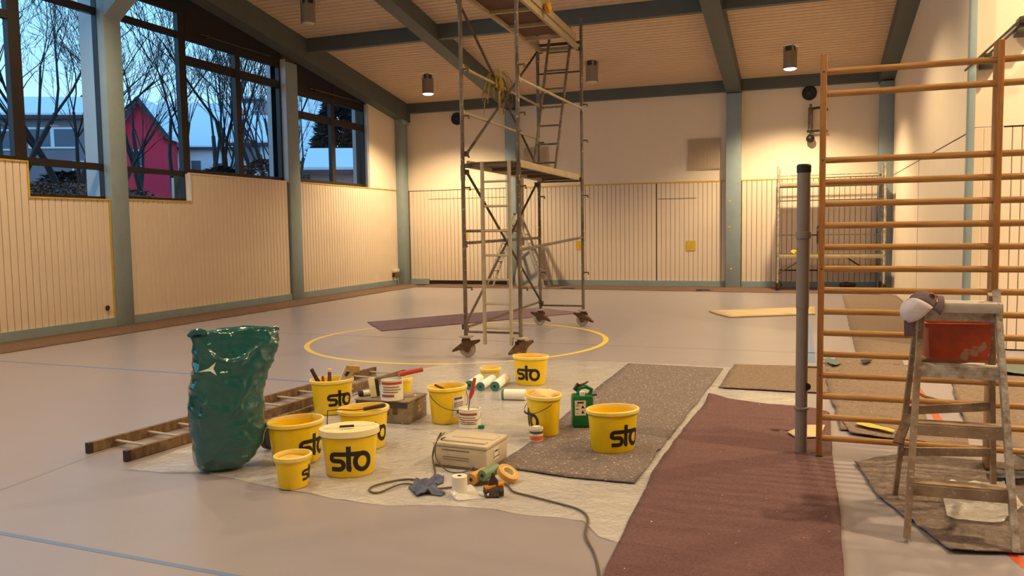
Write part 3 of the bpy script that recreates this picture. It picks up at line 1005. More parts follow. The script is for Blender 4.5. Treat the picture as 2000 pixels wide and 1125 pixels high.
def sheet(name, label, cat, poly, m, z=.003, th=.005, step=.09, amp=.004, ns=5.0, rag=.012, fold=0.0, seed=0, kind=None, group=None, curl=(), stretch=(1, 1)):
    """a cloth or film lying on the floor: outline polygon, cut into a grid, gently uneven"""
    ox = sum(p[0] for p in poly) / len(poly)
    oy = sum(p[1] for p in poly) / len(poly)
    # roughen the outline
    pts = []
    n = len(poly)
    for i in range(n):
        a, c = Vector(poly[i]), Vector(poly[(i + 1) % n])
        L = (c - a).length
        k = max(1, int(L / .12))
        nn = Vector((-(c - a).y, (c - a).x)).normalized()
        for j in range(k):
            p = a.lerp(c, j / k)
            o = rag * noise.noise((p.x * 4 + seed, p.y * 4, seed * 3.1)) * 1.6 if j else 0
            pts.append(p + nn * o - Vector((ox, oy)))
    bm = bmesh.new()
    vs = [bm.verts.new((p.x, p.y, 0)) for p in pts]
    bm.faces.new(vs)
    bm.normal_update()
    if bm.faces[:][0].normal.z < 0:
        bmesh.ops.reverse_faces(bm, faces=bm.faces[:])
    bmesh.ops.triangulate(bm, faces=bm.faces[:])
    x0, x1 = min(p.x for p in pts), max(p.x for p in pts)
    y0, y1 = min(p.y for p in pts), max(p.y for p in pts)
    x = x0 + step
    while x < x1:
        bmesh.ops.bisect_plane(bm, geom=bm.verts[:] + bm.edges[:] + bm.faces[:], plane_co=(x, 0, 0), plane_no=(1, 0, 0), dist=1e-5)
        x += step
    y = y0 + step
    while y < y1:
        bmesh.ops.bisect_plane(bm, geom=bm.verts[:] + bm.edges[:] + bm.faces[:], plane_co=(0, y, 0), plane_no=(0, 1, 0), dist=1e-5)
        y += step
    for v in bm.verts:
        p = v.co
        w = noise.fractal((p.x * ns * stretch[0] + seed, p.y * ns * stretch[1], seed), 1.0, 2.0, 3)
        v.co.z = max(0.0, w) * amp + fold * max(0.0, 1 - abs(noise.noise((p.x * 2.2 * stretch[0] + seed * 2, p.y * 2.2 * stretch[1], 4.4))) * 9)
        for (cxx, cyy, rr, hh) in curl:
            d = math.hypot(p.x + ox - cxx, p.y + oy - cyy)
            if d < rr:
                v.co.z += hh * (1 - d / rr) ** 2
    me = bpy.data.meshes.new(name)
    bm.to_mesh(me)
    bm.free()
    me.materials.append(m)
    me.shade_smooth()
    o = link(name, me, None, (ox, oy, z))
    if th:
        md = o.modifiers.new('thickness', 'SOLIDIFY')
        md.thickness = th
        md.offset = 1.0
    tag(o, label, cat, group, kind)
    return o


sheet('plastic_film', 'large clear crumpled plastic film under the paint buckets', 'plastic sheet',
      [(-4.185, 4.055), (-3.862, 4.073), (-3.643, 4.152), (-3.272, 4.088), (-2.916, 4.012), (-2.561, 3.959), (-2.192, 3.956), (-1.856, 4.053), (-1.488, 4.049), (-1.082, 4.040), (-0.955, 3.858), (-0.836, 3.812),
       (-0.782, 4.658), (-0.751, 7.222), (-0.034, 7.014), (-0.030, 7.770), (-0.714, 7.773), (-0.671, 9.067), (-1.904, 9.091), (-2.887, 8.982), (-3.798, 8.666), (-4.236, 7.553), (-4.272, 6.571), (-4.328, 5.570), (-4.222, 4.827)],
      M['film'], .002, 0, .06, .004, 6.0, .03, .006, 3)
sheet('floor_felt', 'grey brown speckled felt under the two right-hand buckets', 'felt',
      [(-1.877, 4.811), (-1.364, 4.732), (-0.948, 4.735), (-0.926, 5.398), (-0.897, 6.304), (-0.818, 8.895), (-1.859, 8.958), (-1.866, 7.501), (-1.830, 5.698)],
      M['felt'], .010, .006, .10, .004, 3.0, .008, 0, 5, curl=[((-0.926, 5.398) + (.25, .03))])
sheet('floor_felt', 'small brown felt piece left of the grey pipe', 'felt',
      [(-0.763, 7.836), (-0.724, 9.190), (0.366, 9.312), (0.332, 7.825)], M['feltb'], .010, .006, .10, .004, 3.0, .008, 0, 6)
sheet('floor_felt', 'long maroon felt runner in the right foreground', 'felt',
      [(-0.793, 7.321), (-0.852, 5.989), (-0.885, 4.990), (-0.820, 3.401), (-.87, 2.6), (.15, 2.6), (0.176, 3.724), (0.192, 4.604), (0.186, 5.736), (0.202, 6.987), (0.106, 7.114), (-0.284, 7.184)],
      M['feltm'], .014, .007, .07, .010, 4.5, .006, 0.010, 7, curl=[((-0.779, 7.280) + (.22, .05))], stretch=(.5, 2.2))
sheet('floor_felt', 'purple felt runner lying behind the scaffold tower', 'felt',
      [(-6.970, 11.986), (-6.142, 10.989), (-4.707, 12.956), (-3.787, 14.261), (-4.883, 14.908), (-5.917, 13.542)], M['feltp'], .004, .005, .2, .002, 3.0, .01, 0, 8)
tag(sheet('felt_strip', 'brown dust felt strip along the foot of the left wall', 'felt', [(-10.95, 3.4), (-10.95, 20.9), (-10.0, 20.9), (-9.95, 15.0), (-9.97, 7.6), (-10.0, 3.4)],
          M['feltd'], .003, .005, .35, .003, 2.0, .02, 0, 9))
sheet('felt_strip', 'reddish brown felt strip along the foot of the back wall', 'felt', [(-9.95, 19.85), (-9.95, 21.0), (1.55, 21.0), (1.55, 19.3), (-1.2, 19.4), (-5, 19.7)],
      M['feltd'], .004, .005, .35, .004, 2.0, .03, 0, 10)
sheet('floor_felt', 'wide flat brown felt behind the wall bars reaching the right wall', 'felt',
      [(0.772, 18.904), (0.585, 10.358), (1.0, 10.3), (1.85, 10.35), (1.84, 18.9), (1.761, 19.208)], M['feltb'], .003, .004, .3, .002, 2.0, .01, 0, 11)
sheet('floor_felt', 'crumpled brown felt behind the lower rungs of the wall bars', 'felt',
      [(0.223, 9.374), (0.391, 9.993), (1.044, 10.089), (0.952, 7.602), (0.894, 6.510), (0.260, 6.446), (0.256, 7.197), (0.215, 7.792)],
      M['feltb'], .010, .006, .08, .020, 3.4, .012, .016, 12, stretch=(.6, 2))
sheet('floor_felt', 'crumpled brown felt behind the stepladder at the right edge', 'felt',
      [(.92, 9.6), (1.410, 9.399), (1.168, 6.913), (1.212, 6.313), (1.45, 5.9), (2.2, 6.0), (2.2, 9.6)], M['feltb'], .010, .006, .10, .022, 3.2, .012, .018, 13)
sheet('floor_felt', 'grey brown felt with rough folds under the stepladder', 'felt',
      [(0.314, 5.577), (0.414, 4.864), (0.551, 4.482), (0.659, 4.155), (0.995, 4.251), (1.6, 4.3), (1.7, 5.75), (1.138, 5.841), (0.619, 5.868)],
      M['feltl'], .010, .006, .06, .020, 4.0, .008, .020, 14, stretch=(.7, 1.7))
sheet('floor_felt', 'brown felt patch with yellow tape behind the bottom rung', 'felt',
      [(0.240, 6.960), (0.326, 6.340), (1.076, 6.071), (1.109, 6.651), (0.682, 6.855)], M['feltb'], .018, .006, .07, .016, 4.0, .008, .012, 15)
t = sheet('flat_board', 'pale buff board lying on the floor left of the wall bars', 'board',
          [(-1.626, 14.893), (-1.459, 14.484), (-1.180, 13.965), (0.176, 14.746), (0.189, 16.022)], M['card'], .004, .02, .5, .0, 1, .004, 0, 16)
sheet('buff_offcut', 'buff cardboard offcut under the foot of the grey pipe', 'cardboard',
      [(-0.106, 6.166), (-0.041, 6.022), (0.111, 6.096), (0.160, 6.482), (0.025, 6.442)], M['card'], .030, .004, .08, .006, 3, .004, 0, 17)
sheet('plastic_scrap', 'grey green plastic scrap on the felt by the wall bars', 'scrap', [(0.186, 9.643), (0.311, 9.198), (0.390, 9.419), (0.274, 9.739)], M['greenscrap'], .04, .003, .04, .02, 5, .004, 0, 18)
sheet('plastic_scrap', 'curled black scrap on the felt beyond the wall bars', 'scrap', [(0.586, 9.608), (0.626, 9.414), (0.713, 9.642), (0.665, 9.699)], M['black'], .045, .004, .03, .03, 5, .004, 0, 19)
sheet('plastic_scrap', 'black curled felt edge behind the stepladder', 'scrap', [(0.906, 7.895), (1.085, 7.437), (1.158, 7.419), (1.143, 7.574), (0.979, 7.826)], M['black'], .04, .004, .04, .03, 5, .004, 0, 20)
sheet('plastic_scrap', 'grey green sheet at the right edge behind the stepladder', 'scrap', [(1.991, 9.981), (1.841, 9.213), (2.077, 9.078), (2.274, 9.955)], M['greenscrap'], .05, .004, .06, .03, 5, .004, 0, 21)
sheet('plastic_scrap', 'small grey green scrap at the right edge by the ladder foot', 'scrap', [(1.291, 6.123), (1.291, 5.888), (1.348, 5.823), (1.387, 6.063)], M['greenscrap'], .05, .004, .04, .02, 5, .004, 0, 22)
sheet('plastic_scrap', 'black rubbish on the felt right of the stepladder', 'scrap', [(1.057, 5.481), (1.065, 5.311), (1.238, 5.335), (1.260, 5.492)], M['black'], .05, .006, .04, .04, 5, .006, 0, 23)
sheet('plastic_film', 'clear plastic wrap lying on the felt under the stepladder', 'plastic sheet', [(0.732, 5.130), (0.703, 4.568), (0.956, 4.574), (1.116, 4.896), (1.111, 5.345)], M['film'], .035, 0, .04, .03, 6, .02, .02, 24)
sheet('tape_strip', 'bright yellow tape strip on the felt behind the bottom rung', 'tape', [(0.377, 6.513), (0.470, 6.430), (0.616, 6.336), (0.632, 6.401), (0.446, 6.599), (0.388, 6.582)], M['tape'], .045, .002, .03, .01, 5, .002, 0, 25)
for k, (q0, lb) in enumerate((((-10.170, 20.544), 'dark offcut on the felt strip below the door gap'), ((-5.701, 19.864), 'dark offcut on the felt strip right of the far stepladder'), ((-2.287, 19.723), 'dark offcut on the felt strip below the vent'), ((0.634, 19.438), 'dark offcut on the felt strip by the wall bars'))):
    sheet('felt_offcut', lb, 'scrap', [(q0[0] - .16, q0[1] - .06), (q0[0] + .14, q0[1] - .05), (q0[0] + .18, q0[1] + .06), (q0[0] - .12, q0[1] + .05)], M['black'], .012, .01, .08, .03, 5, .01, 0, 30 + k, group='offcuts along the back wall')

# ------------------------------------------------------------------ scaffold tower
TW, TL = .70, 3.30
tower = thing('scaffold_tower', 'tall rolling scaffold tower with two decks and ladders in mid hall', 'scaffold', (-3.867, 8.995, 0), .0331)
FLp, FRp, BLp, BRp = (0, 0), (TW, 0), (0, TL), (TW, TL)


def post(p, z1, z0=.27):
    b = MB().tube([(p[0], p[1], z0), (p[0], p[1], z1)], .0245, 12)
    z = z0 + 1.96
    while z < z1 - .1:
        b.tube([(p[0], p[1], z - .09), (p[0], p[1], z + .09)], .029, 12)
        z += 2.0
    return b.build('post', M['steel'], tower)


post(FLp, 5.3); post(FRp, 5.3); post(BLp, 4.66); post(BRp, 4.76)


def caster(p, rz):
    c = link('caster', None, tower, (p[0], p[1], 0), rz)
    RX = Matrix.Rotation(PI / 2, 3, 'X')
    MB().lathe([(.0, -.026), (.07, -.026), (.095, -.02), (.1, -.008), (.1, .008), (.095, .02), (.07, .026), (0, .026)], 26, c=(0.02, 0, .1), rot=RX).build('wheel', M['wheel'], c)
    k = MB().tube([(0, 0, .18), (0, 0, .34)], .018, 10)
    k.lathe([(.06, .235), (.09, .245), (.09, .258), (.03, .262)], 18)
    k.build('spindle', M['wheel'], c)
    f = MB()
    f.lathe([(.045, .235), (.05, .20), (.045, .19)], 14)
    for s in (-1, 1):
        f.add([(-.055, s * .036, .21), (.055, s * .036, .21), (.06, s * .036, .12), (.03, s * .036, .06), (-.01, s * .036, .07), (-.055, s * .036, .13),
               (-.055, s * .044, .21), (.055, s * .044, .21), (.06, s * .044, .12), (.03, s * .044, .06), (-.01, s * .044, .07), (-.055, s * .044, .13)],
              [(0, 1, 2, 3, 4, 5), (11, 10, 9, 8, 7, 6)] + [(i, i + 6, (i + 1) % 6 + 6, (i + 1) % 6) for i in range(6)])
    f.box((0, 0, .205), (.11, .09, .012))
    f.build('fork', M['rust'], c)
    for s, tip in ((1, (.17, .20)), (-1, (-.17, .075))):
        l = MB()
        l.add([(s * .02, -.05, .11), (s * .03, -.05, .19), (tip[0], -.02, tip[1] + .012), (tip[0], -.02, tip[1] - .012),
               (s * .02, .05, .11), (s * .03, .05, .19), (tip[0], .02, tip[1] + .012), (tip[0], .02, tip[1] - .012)],
              [(0, 1, 2, 3), (7, 6, 5, 4), (0, 4, 5, 1), (1, 5, 6, 2), (2, 6, 7, 3), (3, 7, 4, 0)])
        l.build('brake_lever', M['rust'], c)
    return c


caster(FLp, .35); caster(FRp, .9); caster(BLp, 3.3 - .35); caster(BRp, 3.3 - .4)


def rod(name, a, b, r=.019, m='steel', hooks=True):
    bb = MB().tube([a, b], r, 8)
    if hooks:
        for p, s in ((Vector(a), 1), (Vector(b), -1)):
            d = (Vector(b) - Vector(a)).normalized() * s
            bb.box(p - d * .012, (.045, .05, .06))
            bb.tube([p, p + Vector((.03, 0, -.05))], .012, 6)
    return bb.build(name, M[m], tower)


# frame cross bars (front and back frames)
for z in (.31, 1.53):
    rod('crossbar', (0, 0, z), (TW, 0, z), .014 if z < 1 else .017, 'steel', False)
for z in (.32, 2.28, 3.96):
    rod('crossbar', (0, TL, z), (TW, TL, z), .014, 'steel2', False)
MB().tube([(0, TL, 4.40), (TW, TL, 4.40)], .024, 8).build('crossbar', M['steel2'], tower)
# braces, left and right side
e_ = .035
rod('brace', (e_, .05, 2.23), (e_, TL - .05, .37), .017, 'steel2')
rod('brace', (-e_, .05, .37), (-e_, TL - .05, 2.24), .017, 'steel2')
rod('brace', (e_, .05, 2.46), (e_, TL - .05, 4.33), .017, 'steel2')
rod('brace', (-e_, .05, 4.25), (-e_, TL - .05, 2.56), .017, 'steel2')
for x in (0, TW):
    rod('side_rail', (x, .03, 1.385 if x == 0 else 1.30), (x, TL - .03, 1.40), .019, 'steel')
rod('side_rail', (0, .03, .36), (0, TL - .03, .38), .017, 'steel')
for z in (2.95, 3.48):
    rod('side_rail', (0, .03, z), (0, TL - .03, z), .018, 'toe')
rod('side_rail', (TW, .03, 3.30), (TW, TL - .03, 3.39), .018, 'toe')
for p in (FLp, FRp, BLp, BRp):
    for z in (.85, 2.05, 2.9, 3.45):
        MB().tube([(p[0] + .02, p[1], z), (p[0] + .085, p[1], z), (p[0] + .09, p[1], z - .035)], .012, 6).build('hook', M['steel2'], tower)


def deck(z, name='deck', hole=False):
    d = link(name, None, tower, (0, 0, z), 0)
    MB().box((TW / 2, TL / 2 if not hole else TL / 2 - .45, .035), (TW - .12, TL - .10 - (.9 if hole else 0), .015)).build('plywood', M['deckdark'] if hole else M['deck'], d, smooth=0)
    for x in (.055, TW - .055):
        MB().box((x, TL / 2, .02), (.045, TL - .07, .085), bev=.006).build('side_frame', M['toe'], d)
    n = 4
    for i in range(n + 1):
        yy = .08 + i * (TL - .16) / n
        MB().box((TW / 2, yy, .01), (TW - .13, .045, .05)).build('cross_frame', M['toe'] if hole else M['deck'], d, smooth=0)
    for x in (.055, TW - .055):
        for yy in (.02, TL - .02):
            MB().box((x, yy, .0), (.05, .07, .05)).tube([(x, yy - .03, -.0), (x, yy + .03, 0)], .022, 8).build('claw', M['steel2'], d)
    return d


deck(2.31)
deck(4.30, hole=True)
MB().box((TW - .03, TL / 2 - .1, 4.42), (.03, TL - .3, .10)).build('toe_board', M['toe'], tower, smooth=0)
MB().box((.09, TL / 2 - .1, 4.40), (.03, TL - .3, .07)).build('toe_board', M['toe'], tower, smooth=0)


def tower_ladder(a, b, w, n, name, first=.2, m='alu'):
    """ladder in tower coordinates: a, b = centre of foot and head, rungs along x"""
    a, b = Vector(a), Vector(b)
    l = link(name, None, tower, (0, 0, 0), 0)
    for s in (-1, 1):
        o = Vector((s * w / 2, 0, 0))
        MB().beam(a + o, b + o, .028, .055, (0, 1, 0)).build('stile', M[m], l, smooth=0)
    L = (b - a).length
    for i in range(n):
        p = a + (b - a) * ((first + i * .29) / L)
        MB().tube([p - Vector((w / 2, 0, 0)), p + Vector((w / 2, 0, 0))], .014, 8).build('rung', M[m], l)
    return l


tower_ladder((.435, -.06, .17), (.435, -.06, 2.345), .335, 7, 'lower_ladder', .2)
tower_ladder((.24, 2.72, 2.36), (.41, 3.16, 4.50), .34, 8, 'upper_ladder', .18, 'steel')  # darker tube colour carries the shade on this ladder

tb = MB()
rnd = random.Random(3)
for i in range(26):
    a = rnd.uniform(0, 2 * PI)
    p = Vector((.06 * math.cos(a), .09 * math.sin(a), rnd.uniform(-.06, .08)))
    L = rnd.uniform(.15, .34) if i > 3 else .5
    pts = [p]
    out = Vector((math.cos(a), math.sin(a), 0))
    for j in range(1, 6):
        f = j / 5
        pts.append(p + out * (.16 * math.sin(f * 1.4) * rnd.uniform(.6, 1)) + Vector((0, 0, -L * f * f)))
    w = .012
    sd = Vector((-math.sin(a), math.cos(a), 0)) * w
    vs = [q + sd * k for q in pts for k in (-1, 1)]
    tb.add(vs, [(2 * j, 2 * j + 1, 2 * j + 3, 2 * j + 2) for j in range(5)])
o = tb.build('torn_tape_bundle', mat('old_masking_tape', rgb(150, 122, 40), .7, var=.35, vscale=12), None, (-3.92, 10.35, 3.60), 0, 0)
md = o.modifiers.new('thickness', 'SOLIDIFY'); md.thickness = .003
tag(o, 'bundle of torn yellow masking tape hanging on a tower brace', 'tape')


def rag_blob(name, label, loc, s, m, seed, cat='rag', rotz=0, sub=3):
    bm = bmesh.new()
    bmesh.ops.create_icosphere(bm, subdivisions=sub, radius=1)
    for v in bm.verts:
        p = v.co.copy()
        k = 1 + .45 * noise.fractal((p * 1.7 + Vector((seed, seed, 0))), 1.0, 2.0, 3)
        v.co = Vector((p.x * s[0] * k, p.y * s[1] * k, p.z * s[2] * k))
    zm = min(v.co.z for v in bm.verts)
    for v in bm.verts:
        v.co.z = max(v.co.z - zm - s[2] * .25, 0)
    me = bpy.data.meshes.new(name)
    bm.to_mesh(me); bm.free()
    me.materials.append(m); me.shade_smooth()
    o = link(name, me, None, loc, rotz)
    return tag(o, label, cat)


rag_blob('yellow_rag', 'yellow rag tied over the edge of the upper tower deck', (-3.165, 10.25, 4.33), (.04, .07, .08), mat('yellow_cloth', rgb(206, 152, 44), .9), 4)
rag_blob('yellow_rag', 'yellow rag on the head of the upper tower ladder', (-3.44, 12.14, 4.44), (.05, .05, .10), mat('dull_yellow_cloth', rgb(170, 128, 60), .9), 9)

# ------------------------------------------------------------------ small scaffold at the back right
sc = thing('small_scaffold', 'low paint spattered rolling scaffold against the back wall, far right', 'scaffold', (-.60, 19.98, 0), .0)
SW, SD = 2.28, .70
for x in (0, SW):
    for y in (0, SD):
        b = MB().tube([(x, y, .16), (x, y, 2.9)], .026, 8).build('post', M['padwhite'], sc)
        c = link('caster', None, sc, (x, y, 0), .6 if x == 0 else 2.2)
        RX = Matrix.Rotation(PI / 2, 3, 'X')
        MB().lathe([(0, -.022), (.07, -.02), (.08, 0), (.07, .02), (0, .022)], 16, c=(.02, 0, .08), rot=RX).build('wheel', M['darkmetal'], c)
        MB().box((0, -.035, .13), (.05, .01, .12)).box((0, .035, .13), (.05, .01, .12)).box((0, 0, .185), (.07, .08, .012)).build('fork', M['rust'], c, smooth=0)
    for z in (.35, .9, 1.4, 1.9, 2.45):
        MB().tube([(x, 0, z), (x, SD, z)], .017, 6).build('crossbar', M['padwhite'], sc)
for z in (2.45, .78):
    d = link('deck', None, sc, (0, 0, z), 0)
    MB().box((SW / 2, SD / 2, .03), (SW - .05, SD - .06, .03)).build('plywood', M['deck'], d, smooth=0)
    MB().box((SW / 2, .02, .025), (SW - .04, .04, .09), bev=.006).build('edge_frame', M['toe'], d)
    MB().box((SW / 2, SD - .02, .025), (SW - .04, .04, .09), bev=.006).build('edge_frame', M['toe'], d)
for z in (2.72, 2.12, 1.30):
    MB().tube([(0, SD, z), (SW, SD, z)], .015, 6).build('guard_rail', M['padwhite'], sc)
MB().tube([(.0, 0, .40), (.55, 0, .76)], .02, 6).build('strut', M['steel2'], sc)
MB().tube([(SW - .35, SD / 2, .48), (SW - .75, SD / 2, .76)], .02, 6).build('strut', M['steel2'], sc)
MB().box((1.0, .05, .60), (.05, .05, .26)).build('strut', M['steel2'], sc, smooth=0)
MB().tube([(0, SD, .45), (SW, SD, .45)], .018, 6).build('guard_rail', M['steel2'], sc)
rag_blob('yellow_sponge', 'small yellow sponge on the lower deck of the small scaffold', (-.24, 20.1, .835), (.08, .08, .07), M['tape'], 6, 'sponge')
rag_blob('shadow_tangle', 'dark lump standing in for a shadowy tangle under the small scaffold', (.95, 20.7, .012), (.16, .08, .08), M['blackh'], 7)  # dark lump, its colour stands in for the shading of a tangle

# ------------------------------------------------------------------ white double ladder at the back
dl = thing('step_ladder', 'white double ladder standing open behind the scaffold tower', 'ladder', (-7.22, 20.35, 0), 0)
for s in (-1, 1):
    leg = link('ladder_leg', None, dl, (0, 0, 0), 0)
    foot, head = Vector((s * .80 + (.03 if s > 0 else 0), 0, 0)), Vector((s * .05, 0, 1.93))
    for y in (-.22, .22):
        w0 = 1 if s < 0 else .95
        MB().beam(foot + Vector((0, y * 1.15, 0)), head + Vector((0, y * .8, 0)), .028, .06, (1, 0, .4)).build('stile', M['padwhite'], leg, smooth=0)
    for i in range(7):
        f = .10 + i * .125
        p = foot.lerp(head, f)
        hw = .22 * (1.15 - .35 * f)
        MB().box(p, (.07, 2 * hw, .025)).build('rung', M['padwhite'], leg, smooth=0)
MB().tube([(0, -.2, 1.93), (0, .2, 1.93)], .025, 8).build('hinge', M['darkmetal'], dl)
bb = MB().add([(-.35, 0, 0), (.35, 0, 0), (.35, .02, 0), (-.35, .02, 0), (-.28, .45, 1.1), (.28, .45, 1.1), (.28, .47, 1.1), (-.28, .47, 1.1)],
              [(0, 1, 5, 4), (3, 7, 6, 2), (0, 3, 2, 1), (4, 5, 6, 7), (0, 4, 7, 3), (1, 2, 6, 5)])
tag(bb.build('leaning_panel', mat('grey_panel', rgb(150, 148, 144), .6), None, (-7.05, 20.52, 0), 0, 0), 'grey panel leaning on the back wall behind the double ladder', 'panel')

# ------------------------------------------------------------------ wall bars and pipe
wb = thing('wall_bars', 'varnished wooden wall bars swung out into the hall', 'wall bars', (.101, 5.622, 0), 0)
WBW = .985
for x in (0.0, WBW, 2 * WBW):
    u = MB().box((x, .04, 1.33), (.038, .13, 2.60), bev=.005)
    u.build('upright', M['wood'], wb)
    MB().box((x, .04, .015), (.042, .135, .03)).build('foot_pad', M['blackh'], wb, smooth=0)
for k in (0, 1, 2, 3, 4, 5, 6, 7, 8, 9, 10, 11, 12, 13, 16, 17):
    z = .145 + .1395 * k
    for j in (0, 1):
        xa, xb = j * WBW + .019, (j + 1) * WBW - .019
        MB().tube([(xa, .0, z), (xb, .0, z)], .0165, 12, sq=1.22).build('rung', M['rung'], wb)
for k in (0, 3, 8, 13, 17):
    MB().lathe([(0, 0), (.006, .0), (.005, .003), (0, .004)], 8, c=(0, -.026, .145 + .1395 * k), rot=Matrix.Rotation(PI / 2, 3, 'X')).build('screw', M['darkmetal'], wb)

pp = thing('drain_pipe', 'grey plastic pipe post with black cap beside the wall bars', 'pipe', (-.012, 5.70, 0), 0)
R1 = .042
MB().tube([(0, 0, 0.012), (0, 0, 1.0)], R1 - .0035, 24).tube([(0, 0, .995), (0, 0, 1.50)], R1 - .001, 24).tube([(0, 0, 1.5), (0, 0, 1.91)], R1, 24).build('tube', M['pipe'], pp)
MB().lathe([(R1, 1.455), (R1 + .006, 1.458), (R1 + .006, 1.50), (R1, 1.503)], 24).build('sleeve_ring', M['pipe'], pp)
MB().lathe([(R1, .31), (R1 + .007, .315), (R1 + .007, .325), (R1, .33)], 24).build('sleeve_ring', M['pipe'], pp)
MB().lathe([(R1 + .003, 1.89), (R1 + .004, 1.935), (R1 - .004, 1.945), (.02, 1.94), (0, 1.942)], 24).build('cap', M['black'], pp)
MB().lathe([(0.0, 0), (.024, 0), (.028, -.01), (.02, -.012)], 14, c=(.032, -.028, .47), rot=Matrix.Rotation(PI / 2, 3, 'X')).build('socket_hole', M['black'], pp)
MB().tube([(.04, 0, 1.48), (.11, 0, 1.48)], .006, 6).lathe([(.008, 1.42), (.012, 1.43), (.012, 1.53), (.008, 1.54)], 8, c=(.095, 0, 0)).build('holder', M['steel'], pp)
MB().tube([(.04, 0, .60), (.11, 0, .60)], .006, 6).build('holder', M['steel'], pp)

# ------------------------------------------------------------------ wooden stepladder
sl_ = thing('wooden_stepladder', 'old paint spattered wooden stepladder at the right edge', 'ladder', (.0, .0, 0), 0)
FZ = .016
fl_l, fl_r = Vector((.482, 4.262, FZ)), Vector((.938, 4.236, FZ))
tp_l, tp_r = Vector((.556, 4.52, 1.125)), Vector((.885, 4.53, 1.215))
MB().beam(fl_l, tp_l, .026, .05, (0, 1, .2)).build('front_stile', M['padwood'], sl_, smooth=0)
MB().beam(fl_r, tp_r, .028, .052, (0, 1, .2)).build('front_stile', M['padwhite'], sl_, smooth=0)
rl, rr = Vector((.492, 4.93, FZ)), Vector((.985, 4.96, FZ))
rtl, rtr = Vector((.546, 4.57, 1.10)), Vector((.872, 4.58, 1.19))
MB().beam(rl, rtl, .024, .045, (0, 1, .2)).build('rear_stile', M['padwood'], sl_, smooth=0)
MB().beam(rr, rtr, .024, .045, (0, 1, .2)).build('rear_stile', M['padwood'], sl_, smooth=0)
for k, z in enumerate((.262, .545, .822, 1.098)):
    f = z / 1.12
    a, b_ = fl_l.lerp(tp_l, f), fl_r.lerp(tp_r, z / 1.2)
    y = (a.y + b_.y) / 2
    t_ = MB()
    t_.box(((a.x + b_.x) / 2, y + .03, z + .012), (b_.x - a.x + .02, .085, .022))
    t_.box(((a.x + b_.x) / 2, y - .010, z - .012), (b_.x - a.x + .0, .018, .052))
    t_.build('tread', M['padwood'] if k < 2 else M['padwhite'], sl_, smooth=0)
for z in (.285, .535, .80):
    f = z / 1.1
    a, b_ = rl.lerp(rtl, f), rr.lerp(rtr, f)
    MB().beam(a, b_, .02, .045, (0, 0, 1)).build('rear_bar', M['padwood'], sl_, smooth=0)
MB().beam((0.457, 4.500, 0.424), (0.520, 4.620, 0.550), .016, .045, (1, 0, .3)).build('side_strap', M['oldwood'], sl_, smooth=0)
MB().beam((.965, 4.80, .44), (.93, 4.40, .55), .016, .045, (0, 0, 1)).build('side_strap', M['oldwood'], sl_, smooth=0)
MB().tube([(.53, 4.545, 1.085), (.575, 4.545, 1.085)], .012, 8).tube([(.87, 4.55, 1.12), (.915, 4.55, 1.12)], .012, 8).build('hinge_bolt', M['darkmetal'], sl_)

tub = thing('paint_tub', 'orange red paint tub hanging under the stepladder top tread', 'tub', (.735, 4.70, .848), math.radians(6))
def trough(w0, d0, w1, d1, h, t):
    b = MB()
    def ring(w, d, z):
        return [(-w / 2, -d / 2, z), (w / 2, -d / 2, z), (w / 2, d / 2, z), (-w / 2, d / 2, z)]
    vs = ring(w0, d0, 0) + ring(w1, d1, h) + ring(w1 - 2 * t, d1 - 2 * t, h) + ring(w0 - 2 * t, d0 - 2 * t, t)
    fs = [(3, 2, 1, 0)]
    for k in range(3):
        o = 4 * k
        fs += [(o + i, o + (i + 1) % 4, o + 4 + (i + 1) % 4, o + 4 + i) for i in range(4)]
    fs.append((12, 13, 14, 15))
    return b.add(vs, fs)
trough(.275, .17, .30, .20, .185, .004).build('tub_body', M['orange'], tub, smooth=0)
MB().box((0, -.102, .178), (.318, .014, .022)).box((0, .102, .178), (.318, .014, .022)).box((-.155, 0, .178), (.014, .2, .022)).box((.155, 0, .178), (.014, .2, .022)).build('tub_rim', M['orange'], tub, smooth=0)
tag(MB().box((0, 0, .0), (.325, .16, .03), bev=.006).box((0, -.075, -.012), (.325, .014, .045), bev=.004).build('grey_plank', mat('grey_white_paint', rgb(186, 178, 172), .55, var=.15, vscale=10, specks=(rgb(150, 120, 90), 18, .62)), None, (.735, 4.515, 1.142), math.radians(3)),
    'short grey white plank on top of the stepladder', 'plank')

# cap hanging over the left stile
cp = thing('baseball_cap', 'pale and mauve baseball cap hung over the stepladder stile', 'cap', (.548, 4.47, 1.11), 0)
R_c = .088
ax_z = Vector((-.66, -.34, .66)).normalized()
ax_x = Vector((.70, -.10, .70))
ax_x = (ax_x - ax_z * ax_x.dot(ax_z)).normalized()
ax_y = ax_z.cross(ax_x)
cap_rot = Matrix((ax_x, ax_y, ax_z)).transposed().to_euler()
piv = link('crown', None, cp, (-.005, -.012, .012), 0, cap_rot)
def dome_part(name, a0, a1, m):
    vs, fs = [], []
    nu, nv = 20, 8
    for i in range(nv + 1):
        ph = (PI / 2) * i / nv
        for j in range(nu + 1):
            th = a0 + (a1 - a0) * j / nu
            k = 1 + .06 * noise.noise((math.cos(th) * 2, math.sin(th) * 2, ph * 3))
            vs.append((R_c * k * math.cos(ph) ** .8 * math.cos(th) * 1.08, R_c * .86 * k * math.cos(ph) ** .8 * math.sin(th), R_c * .92 * k * math.sin(ph)))
    for i in range(nv):
        for j in range(nu):
            a = i * (nu + 1) + j
            fs.append((a, a + 1, a + nu + 2, a + nu + 1))
    o = MB().add(vs, fs).build(name, m, piv, smooth=60)
    md = o.modifiers.new('thickness', 'SOLIDIFY'); md.thickness = .004
    return o
dome_part('side_panels', math.radians(58), math.radians(302), M['capwhite'])['label'] = 'pale grey white panels'
